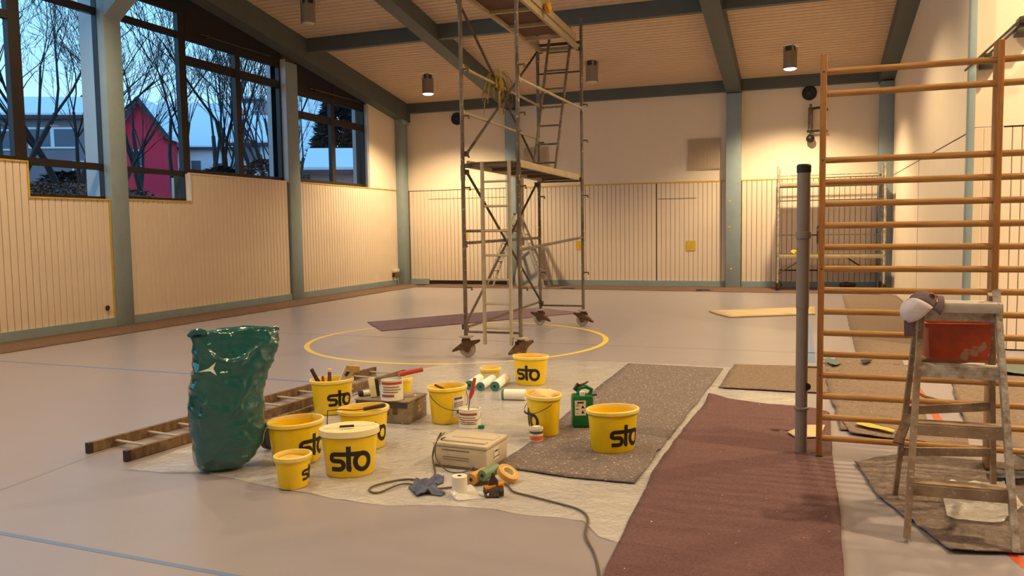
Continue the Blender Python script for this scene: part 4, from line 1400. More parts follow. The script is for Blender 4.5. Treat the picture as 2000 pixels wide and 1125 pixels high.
dome_part('front_panel', math.radians(-58), math.radians(58), M['cappurple'])['label'] = 'mauve panel'
MB().lathe([(.016, 0), (.015, .004), (0, .005)], 12, c=(R_c * 1.04, -.02, .03), rot=Matrix.Rotation(PI / 2, 3, 'Y')).build('badge', M['red'], piv)
vs, fs = [], []
nu, nv = 16, 5
for i in range(nv + 1):
    for j in range(nu + 1):
        th = math.radians(-62 + 124 * j / nu)
        r = R_c * (1 + .20 * i / nv * math.sin(PI * (j + 2) / (nu + 4)))
        vs.append((1.08 * r * math.cos(th), .86 * r * math.sin(th), -.004 - .03 * (math.sin(th) ** 2) * i / nv - .022 * i / nv))
for i in range(nv):
    for j in range(nu):
        a = i * (nu + 1) + j
        fs.append((a, a + 1, a + nu + 2, a + nu + 1))
br = MB().add(vs, fs).build('brim', M['cappurple'], cp, (-.005, -.012, .012), 0, 60, rot=cap_rot)
md = br.modifiers.new('thickness', 'SOLIDIFY'); md.thickness = .004
MB().beam((-.055, -.035, -.045), (-.052, -.03, -.125), .05, .006, (0, 1, 0)).build('back_strap', M['cappurple'], cp, smooth=0)

# ------------------------------------------------------------------ paint buckets
def ell(a, b, th):
    return Vector((a * math.sin(th), -b * math.cos(th), 0))   # th = 0 faces local -y, th grows to the right


def arc_table(a, b, n=720):
    t, s, p = [0.0], 0.0, ell(a, b, -PI)
    for i in range(1, n + 1):
        q = ell(a, b, -PI + 2 * PI * i / n)
        s += (q - p).length
        t.append(s)
        p = q
    return t


def on_bucket(a, b, h, kb, tab, u, z, off):
    """u metres along the wall from the front centre, z up; the wall widens from kb at the foot to 1 at the top"""
    n = len(tab) - 1
    s = (tab[-1] / 2 + u / (kb + (1 - kb) * z / h)) % tab[-1]
    lo, hi = 0, n
    while hi - lo > 1:
        m = (lo + hi) // 2
        if tab[m] <= s:
            lo = m
        else:
            hi = m
    f = lo + (s - tab[lo]) / max(1e-9, tab[hi] - tab[lo])
    th = -PI + 2 * PI * f / n
    k = kb + (1 - kb) * z / h
    p = ell(a * k, b * k, th)
    nn = Vector((math.sin(th) / a, -math.cos(th) / b, 0)).normalized()
    p = p + nn * off
    p.z = z
    return p


def stroke(mb, pts, w, fmap, closed=False):
    """flat ribbon of width w along a 2D polyline, mapped to the surface"""
    P = [Vector(p) for p in pts]
    Q = []
    m = len(P)
    rng = range(m if closed else m - 1)
    for i in rng:
        a, b = P[i], P[(i + 1) % m]
        k = max(1, int((b - a).length / .012))
        for j in range(k):
            Q.append(a.lerp(b, j / k))
    if not closed:
        Q.append(P[-1])
    vs, n = [], len(Q)
    for i in range(n):
        p0 = Q[(i - 1) % n] if (closed or i > 0) else Q[i]
        p1 = Q[(i + 1) % n] if (closed or i < n - 1) else Q[i]
        d = (p1 - p0).normalized()
        nn = Vector((-d.y, d.x)) * w / 2
        vs += [fmap(*(Q[i] - nn)), fmap(*(Q[i] + nn))]
    fs = []
    for i in range(n if closed else n - 1):
        j = (i + 1) % n
        fs.append((2 * i, 2 * j, 2 * j + 1, 2 * i + 1))
    mb.add(vs, fs)


def arc(cx_, cy_, rx, ry, a0, a1, n=14):
    return [(cx_ + rx * math.cos(math.radians(a0 + (a1 - a0) * i / n)), cy_ + ry * math.sin(math.radians(a0 + (a1 - a0) * i / n))) for i in range(n + 1)]


def sto_logo(a, b, h, kb, u0, z0, W):
    """the three letters, width W, lower left corner at u0, z0"""
    tab = arc_table(a, b)
    mb = MB()
    fm = lambda x, y: on_bucket(a, b, h, kb, tab, u0 + x * W, z0 + y * W, .0015)
    w = .112
    # s, its head running on as the cross bar of the t
    stroke(mb, arc(.105, .345, .105, .085, 90, 180)[::-1][::-1] + arc(.105, .30, .105, .04, 180, 270)[1:] + [(.21, .26)] + arc(.21, .155, .10, .105, 90, -90)[1:] + [(.0, .05)], w, fm)
    stroke(mb, [(.095, .43), (.78, .43)], w, fm)
    stroke(mb, [(.435, .63), (.435, .05), (.50, .035)], w * 1.05, fm)
    ring_ = arc(.775, .225, .18, .205, 0, 360, 28)[:-1]
    stroke(mb, ring_, w * 1.05, fm, closed=True)
    return mb


def bucket(name, label, loc, rz, a=.178, b=.140, h=.29, kb=.86, logo=None, cat='bucket', group='yellow paint buckets', m='yellow', rim='yrim', handle=None, lip=.011):
    t = thing(name, label, cat, (loc[0], loc[1], loc[2] if len(loc) > 2 else .017), rz, group)
    sy = b / a
    w = .004
    pr = [(a * kb * .94, 0), (a * kb, .012), (a * (kb + (1 - kb) * .86), h * .86), (a * (kb + (1 - kb) * .865) + .004, h * .87), (a + .003, h - .035),
          (a - w, h - .03), (a * kb - w, .02), (0.0, .016)]
    MB().lathe([(0, .002)] + pr, 56, 1, sy).build('body', M[m], t)
    MB().lathe([(a + .003, h - .030), (a + lip, h - .024), (a + lip + .001, h - .005), (a + lip - .004, h), (a - .003, h), (a - .006, h - .012), (a - .004, h - .03)], 56, 1, (b + lip) / (a + lip)).build('rim', M[rim], t)
    if logo:
        sto_logo(a, b, h, kb, *logo).build('logo', M['ink'], t, smooth=60)
    if handle == 'down':       # wire bail hanging on the front
        pts = []
        for i in range(15):
            th = -PI / 2 + PI * i / 14
            p = ell(a + .014, b + .016, th)
            p.z = h - .05 - .13 * math.cos(th) ** .9
            pts.append(p)
        hd = MB().tube(pts, .0028, 6).build('bail', M['darkmetal'], t)
    elif handle == 'side':
        pts = []
        for i in range(15):
            th = -PI / 2 + PI * i / 14
            p = ell(a + .014, b + .016, th)
            p.z = h - .05 - .09 * math.cos(th)
            pts.append(p)
        hd = MB().tube(pts, .0028, 6).build('bail', M['darkmetal'], t)
        q = pts[8]
        MB().tube([pts[6], pts[7], pts[8]], .008, 8).build('grip', M['blackh'], hd)
    return t


def fill(t, a, b, z, m, name='paint', amp=0.0):
    mb = MB()
    vs = [(0, 0, z)]
    n, k = 36, 5
    for i in range(1, k + 1):
        for j in range(n):
            th = 2 * PI * j / n
            x, y = a * i / k * math.cos(th), b * i / k * math.sin(th)
            vs.append((x, y, z + amp * noise.noise((x * 14, y * 14, z)) * (1 - i / k * .5)))
    fs = [(0, 1 + j, 1 + (j + 1) % n) for j in range(n)]
    for i in range(k - 1):
        for j in range(n):
            p, q = 1 + i * n + j, 1 + i * n + (j + 1) % n
            fs.append((p, p + n, q + n, q))
    return mb.add(vs, fs).build(name, M[m] if isinstance(m, str) else m, t, smooth=60)


F = face
p = (-1.236, 5.410)
b1 = bucket('paint_bucket', 'empty yellow paint bucket on the grey felt, nearest the maroon runner', p, F(*p) + .42, logo=(-.062, .05, .235))
p = (-1.835, 5.712)
b2 = bucket('paint_bucket', 'yellow paint bucket with crumpled peach paper in it', (p[0], p[1], .017), F(*p) - 1.22, .168, .122, .30, logo=(-.105, .06, .22), handle='side')
rag_blob('crumpled_paper', 'crumpled peach paper filling the top of a yellow bucket', (p[0], p[1], .228), (.105, .084, .062), M['pinkrag'], 5, 'paper')
p = (-2.561, 7.575)
b3 = bucket('paint_bucket', 'yellow bucket of orange paint standing farthest back by the tower', (p[0], p[1], .004), F(*p) - .25, .172, .135, .285, logo=(-.115, .055, .235))
fill(b3, .160, .125, .225, 'paintor')
p = (-2.707, 5.895)
b4 = bucket('paint_bucket', 'paint smeared yellow bucket with white label and stir stick', (p[0], p[1], .006), F(*p) + .62, .160, .132, .29, handle='down')
tab4 = arc_table(.160, .132)
lb = MB()
f4 = lambda x, y: on_bucket(.160, .132, .29, .86, tab4, x, y, .0014)
stroke(lb, [(-.035, .135), (.10, .135)], .17, f4)
lbo = lb.build('label', M['label'], b4, smooth=60)
tx = MB()
f4b = lambda x, y: on_bucket(.160, .132, .29, .86, tab4, x, y, .0024)
for (x0, x1, z, ww) in ((-.025, .06, .20, .018), (-.025, .08, .165, .006), (-.025, .075, .15, .006), (-.025, .08, .135, .006), (.0, .03, .09, .03)):
    stroke(tx, [(x0, z), (x1, z)], ww, f4b)
tx.build('label_print', M['lgrey'], lbo, smooth=60)
fill(b4, .146, .118, .205, mat('orange_brown_paint', rgb(206, 140, 20), .4, var=.4, vscale=14))
st = MB().beam((-.10, .02, .30), (.06, -.04, .215), .035, .012)
tag(st.build('stir_stick', mat('dark_paint_stick', rgb(104, 56, 22), .6, var=.3, vscale=30), None, (p[0], p[1], .006), F(*p) + .35, 0), 'brown paint stirring stick lying in the smeared bucket', 'stick')

p = (-3.792, 5.903)
b5 = bucket('paint_bucket', 'yellow bucket holding brushes, at the left beside the wooden box', (p[0], p[1], .006), F(*p) + .22, .176, .140, .292, logo=(-.06, .075, .215))
for k, (nm, lbx, a_, b_, m1, m2, r_) in enumerate((
        ('paint_brush', 'dark handled brush sticking out to the left of the brush bucket', (-.02, 0, .05), (-.165, -.05, .375), 'blackh', 'blackh', .017),
        ('paint_brush', 'brown handled brush standing upright in the brush bucket', (-.03, .01, .03), (-.015, -.03, .365), 'oldwood', 'pinkrag', .016),
        ('paint_brush', 'orange handled brush inside the brush bucket', (-.06, .02, .03), (-.075, -.02, .305), 'orange', 'orange', .012))):
    bt = thing(nm, lbx, 'brush', (p[0], p[1], .02), F(*p), 'brushes in the yellow bucket')
    A, B = Vector(a_), Vector(b_)
    MB().tube([A.lerp(B, .25), A.lerp(B, .6), A.lerp(B, .95)], [r_ * .9, r_ * 1.1, r_ * .9], 10).build('handle', M[m1], bt)
    MB().tube([A.lerp(B, .93), B], [r_ * .95, r_ * .9], 10).build('handle_end', M[m2], bt)
    MB().beam(A, A.lerp(B, .27), .05, .02).build('bristles', M['tan'], bt)
bt = thing('block_brush', 'tan bristled block brush on the rim of the brush bucket', 'brush', (p[0], p[1], .02), F(*p), 'brushes in the yellow bucket')
A, B = Vector((.09, .0, .22)), Vector((.155, -.02, .36))
MB().beam(A, B, .03, .085, (1, 0, .2)).build('handle', M['whiteplastic'], bt)
MB().beam((.12, -.02, .365), (.235, -.02, .352), .08, .05).build('bristles', M['tan'], bt)
MB().beam((.145, -.035, .34), (.115, -.04, .30), .03, .02).build('ferrule', M['blackh'], bt)

p = (-2.957, 5.000)
b6 = bucket('paint_bucket', 'open yellow bucket behind the lidded one, roller frame across it', (p[0], p[1], .006), F(*p) + .50, .182, .142, .288, logo=(-.085, .06, .225))
rf = thing('roller_frame', 'paint roller frame with dark grip lying across a yellow bucket', 'roller frame', (p[0], p[1], .006), F(*p))
MB().tube([(.0, -.145, .305), (.06, -.14, .312), (.135, -.12, .318), (.15, -.115, .32)], [.012, .014, .015, .012], 10).build('grip', M['blackh'], rf)
MB().tube([(.0, -.145, .305), (-.07, -.15, .302), (-.16, -.12, .305), (-.245, -.12, .302), (-.25, -.13, .22), (-.248, -.14, .17)], .004, 6).build('wire', M['darkmetal'], rf)

p = (-2.729, 4.433)
b7 = bucket('paint_bucket', 'lidded yellow bucket in front with the letters sto', (p[0], p[1], .004), F(*p) + .03, .178, .140, .285, logo=(-.125, .045, .255), rim='lid')
ld = MB().lathe([(0, .292), (.165, .292), (.172, .298), (.190, .298), (.192, .262), (.188, .262)], 56, 1, .152 / .19).build('lid', M['lid'], b7)
MB().beam((-.16, .01, .294), (.165, .03, .294), .008, .005).build('lid_ridge', M['lid'], ld, smooth=0)
tag(MB().beam((-.06, -.025, .3085), (.03, -.022, .3085), .014, .012).build('black_marker', M['black'], None, (p[0], p[1], .004), F(*p), 0), 'short black marker lying on the cream bucket lid', 'marker')

p = (-3.214, 4.548)
b8 = bucket('paint_bucket', 'empty yellow bucket next to the green refuse bag', (p[0], p[1], .006), F(*p) + .52, .188, .150, .285, logo=(-.045, .055, .235))
p = (-2.921, 4.092)
b9 = bucket('small_paint_pail', 'small yellow pail with pale dried paint, nearest the camera', (p[0], p[1], .006), F(*p) + .70, .112, .100, .198, .84, logo=(-.005, .045, .14), lip=.008)
fill(b9, .102, .09, .165, mat('pale_dried_paint', rgb(214, 196, 120), .5, col2=rgb(226, 176, 30), vscale=16), 'dried_paint', .02)
p = (-3.033, 7.672)
b10 = bucket('small_paint_pail', 'small half pale yellow pail behind the paint rollers', (p[0], p[1], .004), F(*p), .104, .092, .125, .86, lip=.008)
tabx = arc_table(.104, .092)
s_ = MB(); stroke(s_, [(-.07, .04), (.09, .04)], .07, lambda x, y: on_bucket(.104, .092, .125, .86, tabx, x, y, .0014))
s_.build('label', M['label'], b10, smooth=60)
p = (-3.604, 6.885)
b11 = bucket('small_paint_pail', 'tiny yellow pail behind the wooden box', (p[0], p[1], .004), F(*p), .064, .058, .135, .84, lip=.005)
for q in (b9, b10, b11):
    q['group'] = 'small yellow pails'


# ------------------------------------------------------------------ tins, canister, rollers
def tin(name, label, loc, r, h, body, bands, rz, cat='tin', bail=True, content=None):
    t = thing(name, label, cat, loc, rz)
    MB().lathe([(0, 0), (r, 0), (r, .004), (r * .985, .008), (r * .985, h - .008), (r * 1.02, h - .004), (r * 1.02, h), (r * .93, h), (r * .93, h - .02), (0, h - .025)], 32).build('body', M[body], t)
    for z0, z1, a0, a1, m in bands:
        b = MB()
        vs, n = [], 24
        for i in range(n + 1):
            a = math.radians(a0 + (a1 - a0) * i / n)
            for z in (z0, z1):
                vs.append((r * 1.0 * math.sin(a) * 1.002, -r * math.cos(a) * 1.002, z))
        b.add(vs, [(2 * i, 2 * i + 2, 2 * i + 3, 2 * i + 1) for i in range(n)])
        b.build('label_band', M[m], t, smooth=60)
    if content:
        fill(t, r * .93, r * .93, h - .018, content)
    if bail:
        pts = [(r * 1.03 * math.sin(a), -.01 - r * .5 * math.cos(a) - r * .45, h * .8 - h * .5 * math.cos(a)) for a in [(-PI / 2 + PI * i / 12) for i in range(13)]]
        MB().tube(pts, .002, 5).build('bail', M['steel'], t)
    return t


p = (-2.469, 5.788)
wbk = tin('white_paint_pail', 'white paint pail with brown lettering between bucket and beige case', (p[0], p[1], .004), .086, .145, 'whiteplastic',
          [(.10, .118, -70, 40, 'ltext'), (.08, .086, -70, 30, 'ltext'), (.062, .068, -70, 40, 'ltext'), (.045, .05, -70, 20, 'lgrey'), (.03, .036, -60, 35, 'ltext')], F(*p), 'pail', True, 'whiteplastic')
sd_ = thing('paint_brush', 'red handled brush standing upright in the white paint pail', 'brush', (p[0], p[1], .004), F(*p))
MB().tube([(-.01, 0, .12), (.004, -.01, .23)], .004, 6).build('shaft', M['darkmetal'], sd_)
MB().tube([(.004, -.01, .22), (.02, -.012, .27), (.035, -.015, .34), (.045, -.018, .385)], [.011, .018, .014, .012], 10).build('handle', M['red'], sd_)
p = (-1.823, 5.501)
tn = tin('small_paint_tin', 'small paint tin with black and orange label in front of a bucket', (p[0], p[1], .016), .049, .09, 'whiteplastic',
         [(.004, .036, -180, 180, 'orlabel'), (.04, .05, -120, 120, 'label'), (.052, .07, -180, 180, 'lgrey')], F(*p), bail=False)
MB().lathe([(0, .09), (.03, .092), (.03, .10), (0, .102)], 16).build('lid', M['label'], tn)

p = (-1.611, 5.991)
jc = thing('green_canister', 'green plastic canister with white cap and label on the felt', 'canister', (p[0], p[1], .017), F(*p) + .10)
jb = MB().box((0, 0, .125), (.165, .13, .25), bev=.022).build('body', M['green'], jc)
hd_ = MB().tube([(.055, 0, .235), (.075, 0, .285), (.03, 0, .308), (-.02, 0, .295), (-.03, 0, .245)], .016, 10, sq=.9)
hd_.build('handle', M['green'], jc)
MB().lathe([(.022, .245), (.024, .275), (.02, .28), (0, .281)], 18, c=(.0, -.035, 0)).build('cap', M['whiteplastic'], jc)
lbj = MB().box((-.018, -.066, .155), (.085, .002, .115)).build('label', M['label'], jc, smooth=0)
k = MB()
k.box((-.018, -.0675, .197), (.05, .001, .012))
for zz in (.165, .125):
    k.add([(-.013, -.068, zz - .012), (.013, -.068, zz - .012), (0, -.068, zz + .012)], [(0, 1, 2)])
for zz in (.18, .172, .15, .142, .115):
    k.box((-.042, -.0675, zz), (.022, .001, .003))
k.build('label_print', M['ink'], lbj, smooth=0)
tl = thing('dark_brush', 'dark worn brush lying on top of the green canister', 'brush', (p[0], p[1], .017), F(*p))
MB().beam((-.055, .01, .275), (-.02, .02, .325), .035, .03).build('bristles', M['blackh'], tl, smooth=0)
MB().tube([(-.03, .015, .31), (.02, .03, .325), (.05, .02, .345)], [.011, .009, .006], 8).build('handle', M['oldwood'], tl)
tag(MB().tube([(.04, -.02, .238), (.115, -.03, .252)], .007, 8).build('canister_spout', M['black'], None, (p[0], p[1], .017), F(*p), 35), 'thin black spout sticking out right of the green canister', 'spout')


def roller(label, q0, q1, r, z=.004, flip=False):
    A, B = Vector((q0[0], q0[1], r + z)), Vector((q1[0], q1[1], r + z))
    d = (B - A)
    t = thing('paint_roller', label, 'paint roller', (A.x, A.y, A.z - r), math.atan2(d.y, d.x), 'fleece paint rollers')
    L = d.length
    MB().tube([(.018, 0, r), (L, 0, r)], r, 20).build('fleece', M['fleece'], t)
    MB().tube([(0, 0, r), (.02, 0, r)], r * 1.01, 20).build('end_ring', M['teal2'], t)
    MB().tube([(-.002, 0, r), (.002, 0, r)], r * .28, 10).build('core_hole', M['black'], t)
    return t


roller('paint roller end on, left of the row of three', (-3.035, 7.122), (-3.077, 7.487), .044)
roller('paint roller end on, middle of the row of three', (-2.916, 7.104), (-2.952, 7.522), .040)
roller('paint roller end on, right of the row of three', (-2.774, 7.119), (-2.822, 7.558), .046)
roller('paint roller lying side on in front of the farthest bucket', (-2.573, 6.791), (-2.360, 6.829), .048)

# ------------------------------------------------------------------ wooden box and the things on it
bx = thing('wooden_box', 'worn wooden tool box with dark band among the buckets', 'box', (-3.20, 5.86, .004), math.radians(1))
MB().box((0, 0, .085), (.48, .34, .17), bev=.006).build('body', M['boxwood'], bx)
MB().box((0, -.172, .150), (.46, .008, .042)).build('front_band', M['boxdark'], bx, smooth=0)
MB().box((0, 0, .178), (.49, .35, .014), bev=.004).build('lid', M['boxwood'], bx)
MB().box((.12, -.176, .10), (.035, .012, .05)).build('clasp', M['rust'], bx, smooth=0)
MB().box((.05, -.176, .08), (.02, .008, .03)).build('catch', M['rust'], bx, smooth=0)
BT = .189
q = (-3.137, 5.708, 0.190)
cn = tin('white_paint_tin', 'white paint tin with red brown print on the wooden box', (q[0], q[1] + .05, BT), .092, .165, 'whiteplastic',
         [(.13, .15, -60, 60, 'red'), (.105, .113, -50, 40, 'ltext'), (.085, .092, -50, 50, 'ltext'), (.065, .072, -50, 30, 'lgrey'), (.03, .05, -60, 10, 'ltext')], F(q[0], q[1]), bail=False)
tr = thing('wire_brush', 'red handled scraper lying across the white paint tin', 'scraper', (q[0], q[1] + .05, BT + .167), F(q[0], q[1]))
MB().tube([(.05, .03, .02), (.10, .04, .03), (.17, .05, .04), (.255, .06, .052)], [.016, .02, .02, .018], 10).build('handle', M['red'], tr)
MB().beam((-.12, -.01, .008), (.06, .03, .02), .05, .008).build('blade', M['steel'], tr, smooth=0)
q = (-3.296, 5.724, 0.190)
wbb = thing('block_brush', 'pale wooden block brush leaning left of the white paint tin', 'brush', (q[0], q[1] + .02, BT), F(q[0], q[1]))
MB().beam((.0, .02, .01), (-.02, .03, .16), .05, .03, (0, 1, 0)).build('block', M['lid'], wbb, smooth=0)
MB().beam((.035, .02, .01), (.025, .03, .15), .028, .03, (0, 1, 0)).build('bristles', M['blackh'], wbb, smooth=0)
q = (-3.378, 5.784, 0.190)
mr = thing('mini_roller', 'mini paint roller with dark blue end left of the wooden box top', 'paint roller', (q[0], q[1] + .04, BT), F(q[0], q[1]) + .25)
MB().tube([(-.06, -.0, .024), (.01, .0, .024)], .022, 14).build('fleece', M['fleece'], mr)
MB().tube([(-.095, -.0, .024), (-.06, -.0, .024)], .023, 14).build('end_cap', mat('navy_plastic', rgb(44, 46, 66), .4), mr)
MB().tube([(-.095, -.0, .024), (-.13, -.01, .02), (-.20, -.04, .006)], .004, 6).build('wire', M['steel'], mr)

# ------------------------------------------------------------------ beige case
cs = thing('beige_case', 'beige plastic machine case with a cable hanging over its front', 'case', (-2.075, 4.875, .004), math.radians(-3.5))
MB().box((0, 0, .072), (.385, .33, .136), bev=.014).build('body', M['casebeige'], cs)
MB().box((0, 0, .151), (.395, .34, .026), bev=.010).build('lid', M['casebeige'], cs)
k = MB().box((.01, -.105, .168), (.31, .05, .014), bev=.006)
k.build('handle_ridge', M['casebeige'], cs)
MB().box((.02, .05, .165), (.30, .12, .008), bev=.003).build('lid_panel', M['casebeige'], cs)
for c_, d_s in (((-.03, -.1655, .118), (.2, .004, .006)), ((-.03, -.1655, .072), (.19, .004, .004)), ((-.03, -.1655, .056), (.19, .004, .003)), ((0, -.1655, .008), (.36, .004, .012)), ((-.155, -.098, .17), (.012, .05, .012))):
    MB().box(c_, d_s).build('seam', M['casedark'], cs, smooth=0)
lbc = MB().box((.1935, -.02, .085), (.002, .10, .075)).build('label', M['label'], cs, smooth=0)
k = MB().box((.195, -.02, .103), (.001, .05, .012)).box((.195, -.02, .066), (.001, .08, .006)).box((.195, -.06, .085), (.001, .006, .06)).box((.195, .02, .085), (.001, .006, .06))
k.build('label_print', M['lgrey'], lbc, smooth=0)


def smooth_path(pts, n=6):
    P = [Vector(p) for p in pts]
    out = []
    for i in range(len(P) - 1):
        p0, p1, p2, p3 = P[max(i - 1, 0)], P[i], P[i + 1], P[min(i + 2, len(P) - 1)]
        for j in range(n):
            t = j / n
            out.append(0.5 * ((2 * p1) + (p2 - p0) * t + (2 * p0 - 5 * p1 + 4 * p2 - p3) * t * t + (-p0 + 3 * p1 - 3 * p2 + p3) * t ** 3))
    out.append(P[-1])
    return out


cz = .011
cab = smooth_path([(-2.269, 4.831, 0.200), (-2.310, 4.819, 0.120), (-2.338, 4.833, 0.030), (-2.255, 4.680, 0.011), (-2.176, 4.521, 0.011), (-2.160, 4.386, 0.011), (-2.289, 4.399, 0.011), (-2.375, 4.326, 0.012), (-2.437, 4.203, 0.012),
                   (-2.411, 4.121, 0.012), (-2.345, 4.113, 0.012), (-2.295, 4.242, 0.020), (-2.246, 4.314, 0.012), (-2.113, 4.254, 0.012), (-1.979, 4.326, 0.012), (-1.843, 4.439, 0.012), (-1.695, 4.485, 0.012), (-1.593, 4.367, 0.012), (-1.458, 4.314, 0.012),
                   (-1.285, 4.249, 0.012), (-1.150, 4.188, 0.012), (-1.069, 4.074, 0.012), (-1.019, 3.840, 0.012), (-0.928, 3.648, 0.006), (-0.859, 3.458, 0.006), (-0.814, 3.282, 0.006)], 6)
tag(MB().tube(cab, .0062, 8).build('power_cable', M['cable'], None, (0, 0, 0), 0, 60), 'grey brown power cable looping over the plastic film', 'cable')
loop = smooth_path([(-2.232, 4.801, 0.210), (-2.203, 4.620, 0.200), (-2.251, 4.692, 0.100), (-2.213, 4.663, 0.050), (-2.130, 4.622, 0.012), (-2.038, 4.616, 0.012), (-1.993, 4.694, 0.020), (-1.964, 4.727, 0.050)], 6)
tag(MB().tube(loop, .004, 8).build('appliance_lead', M['cable'], None, (0, 0, 0), 0, 60), 'thin lead hanging in a loop over the front of the beige case', 'cable')

# blue rag, paper roll, the little heap
def cloth_heap(name, label, poly, m, z, amp, seed, cat):
    return sheet(name, label, cat, poly, m, z, .006, .022, amp, 13.0, .012, 0.0, seed)


cloth_heap('blue_rag', 'crumpled dark blue work rag on the plastic film', [(-2.224, 4.258), (-2.232, 4.368), (-2.171, 4.429), (-2.176, 4.514), (-2.093, 4.485), (-2.065, 4.409), (-2.089, 4.330), (-1.968, 4.229), (-1.972, 4.181), (-2.061, 4.181), (-2.099, 4.122)],
           M['rag'], .006, .075, 3, 'rag')
p = (-1.888, 4.255)
pr_ = thing('paper_roll', 'white paper roll standing on the plastic film', 'roll', (p[0], p[1], .006), 0)
MB().lathe([(.014, .0), (.045, 0), (.045, .105), (.042, .108), (.014, .107), (.012, .02)], 28).build('roll', M['label'], pr_)
MB().lathe([(.012, .02), (.013, .108), (.010, .1085), (.009, .02)], 16).build('core', M['rust'], pr_)
sheet('film_scrap', 'white wrapping film trailing from the paper roll', 'scrap', [(-1.910, 4.172), (-1.941, 4.316), (-1.861, 4.361), (-1.753, 4.297), (-1.700, 4.219), (-1.783, 4.175), (-1.843, 4.129)], M['film'], .008, .001, .025, .05, 12, .01, 0, 44)
p = (-1.724, 4.249)
tag(MB().tube([(-.035, 0, .014), (.03, -.01, .014)], .014, 12).build('tape_core', M['whiteplastic'], None, (p[0], p[1], .006), 0, 40), 'small white cardboard core at the end of the wrapping film', 'tube')
q0, q1 = (-1.883, 4.414), (-1.854, 4.549)
pk = thing('masking_paper_roll', 'tan masking paper roll lying at the left of the small heap', 'roll', (q0[0], q0[1], .006), math.atan2(q1[1] - q0[1], q1[0] - q0[0]))
MB().tube([(0, 0, .036), (.155, 0, .036)], .036, 18).build('roll', mat('tan_masking_paper', rgb(204, 150, 80), .6, var=.15, vscale=20), pk)
MB().tube([(-.002, 0, .036), (.004, 0, .036)], .012, 10).build('core', M['blackh'], pk)
q0, q1 = (-1.818, 4.434), (-1.778, 4.572)
gr = thing('green_roll', 'dull green masking film roll in the middle of the small heap', 'roll', (q0[0], q0[1], .03), math.atan2(q1[1] - q0[1], q1[0] - q0[0]))
MB().tube([(0, 0, .036), (.15, 0, .042)], .034, 18).build('roll', mat('dull_green_film', rgb(112, 142, 104), .5, var=.2, vscale=12), gr)
MB().tube([(-.003, 0, .036), (.004, 0, .036)], .011, 10).build('core', M['black'], gr)
q0 = (-1.700, 4.543)
tr_ = thing('tape_roll', 'roll of orange masking tape tilted at the right of the small heap', 'tape', (q0[0], q0[1], .012), .5)
rt = Matrix.Rotation(.45, 3, 'Y') @ Matrix.Rotation(.35, 3, 'X')
MB().lathe([(.04, 0), (.068, 0), (.068, .032), (.04, .032), (.04, 0)], 30, c=(0, 0, .035), rot=rt).build('tape', mat('ochre_tape', rgb(206, 152, 66), .5, var=.15, vscale=16), tr_)
MB().lathe([(.037, -.001), (.041, -.001), (.041, .033), (.037, .033), (.037, -.001)], 24, c=(0, 0, .035), rot=rt).build('core', M['lid'], tr_)
q0 = (-1.685, 4.280)
db = thing('dust_brush', 'dark bristled brush with orange handle in front of the heap', 'brush', (q0[0], q0[1], .008), F(*q0))
MB().beam((-.05, -.01, .045), (.06, .02, .06), .035, .022).build('handle', mat('bright_orange_handle', rgb(232, 142, 20), .4), db)
bm_ = MB()
rnd = random.Random(2)
for i in range(16):
    x = -.045 + .006 * i
    bm_.tube([(x, .0, .05), (x * 1.05, -.022 + rnd.uniform(-.006, .006), .028), (x * 1.0 + rnd.uniform(-.006, .006), -.035 + rnd.uniform(-.01, .01), .002)], [.013, .014, .010], 6)
for i in range(9):
    x = -.02 + .005 * i
    bm_.tube([(x, .0, .055), (x * .8, .008, .085), (x * .3 + rnd.uniform(-.004, .004), .012, .10 + rnd.uniform(0, .03))], [.013, .011, .004], 6)
bm_.build('bristles', M['blackh'], db)['kind'] = 'stuff'
q0 = (-2.352, 5.737)
tag(MB().box((0, 0, .012), (.05, .035, .024), bev=.008).build('green_stopper', M['green'], None, (q0[0], q0[1], .006), .3, 40), 'small green plastic stopper behind the beige case', 'stopper')

# ------------------------------------------------------------------ refuse bag
bl = (-3.551, 4.297)
bg_ = thing('refuse_bag', 'tall green plastic refuse bag standing filled by the wooden ladder', 'bag', (bl[0], bl[1], .006), face(*bl))
LV = [(0.0, -.065, .10, .09), (.02, -.06, .14, .12), (.08, -.04, .188, .16), (.17, -.008, .222, .185), (.28, -.005, .236, .19), (.40, -.015, .238, .19), (.50, -.012, .236, .18), (.60, .0, .240, .165),
      (.70, .035, .252, .145), (.80, .058, .268, .115), (.88, .064, .276, .085), (.93, .058, .280, .058), (.955, .055, .272, .036), (.96, .055, .24, .012)]
LV = [(z * .955, a_, b_ * .97, c_ * .85) for z, a_, b_, c_ in LV]
vs, fs = [], []
nu, nl = 168, 124
RIDGES = [((-.03, .34), (.10, .52)), ((.02, .30), (.14, .335)), ((-.04, .21), (.10, .245)), ((.04, .66), (.17, .79)), ((-.02, .70), (.12, .735)), ((-.12, .12), (.04, .06)), ((.09, .48), (.16, .62)), ((-.12, .80), (-.02, .70)), ((.0, .15), (.12, .17)), ((-.14, .5), (-.16, .34))]
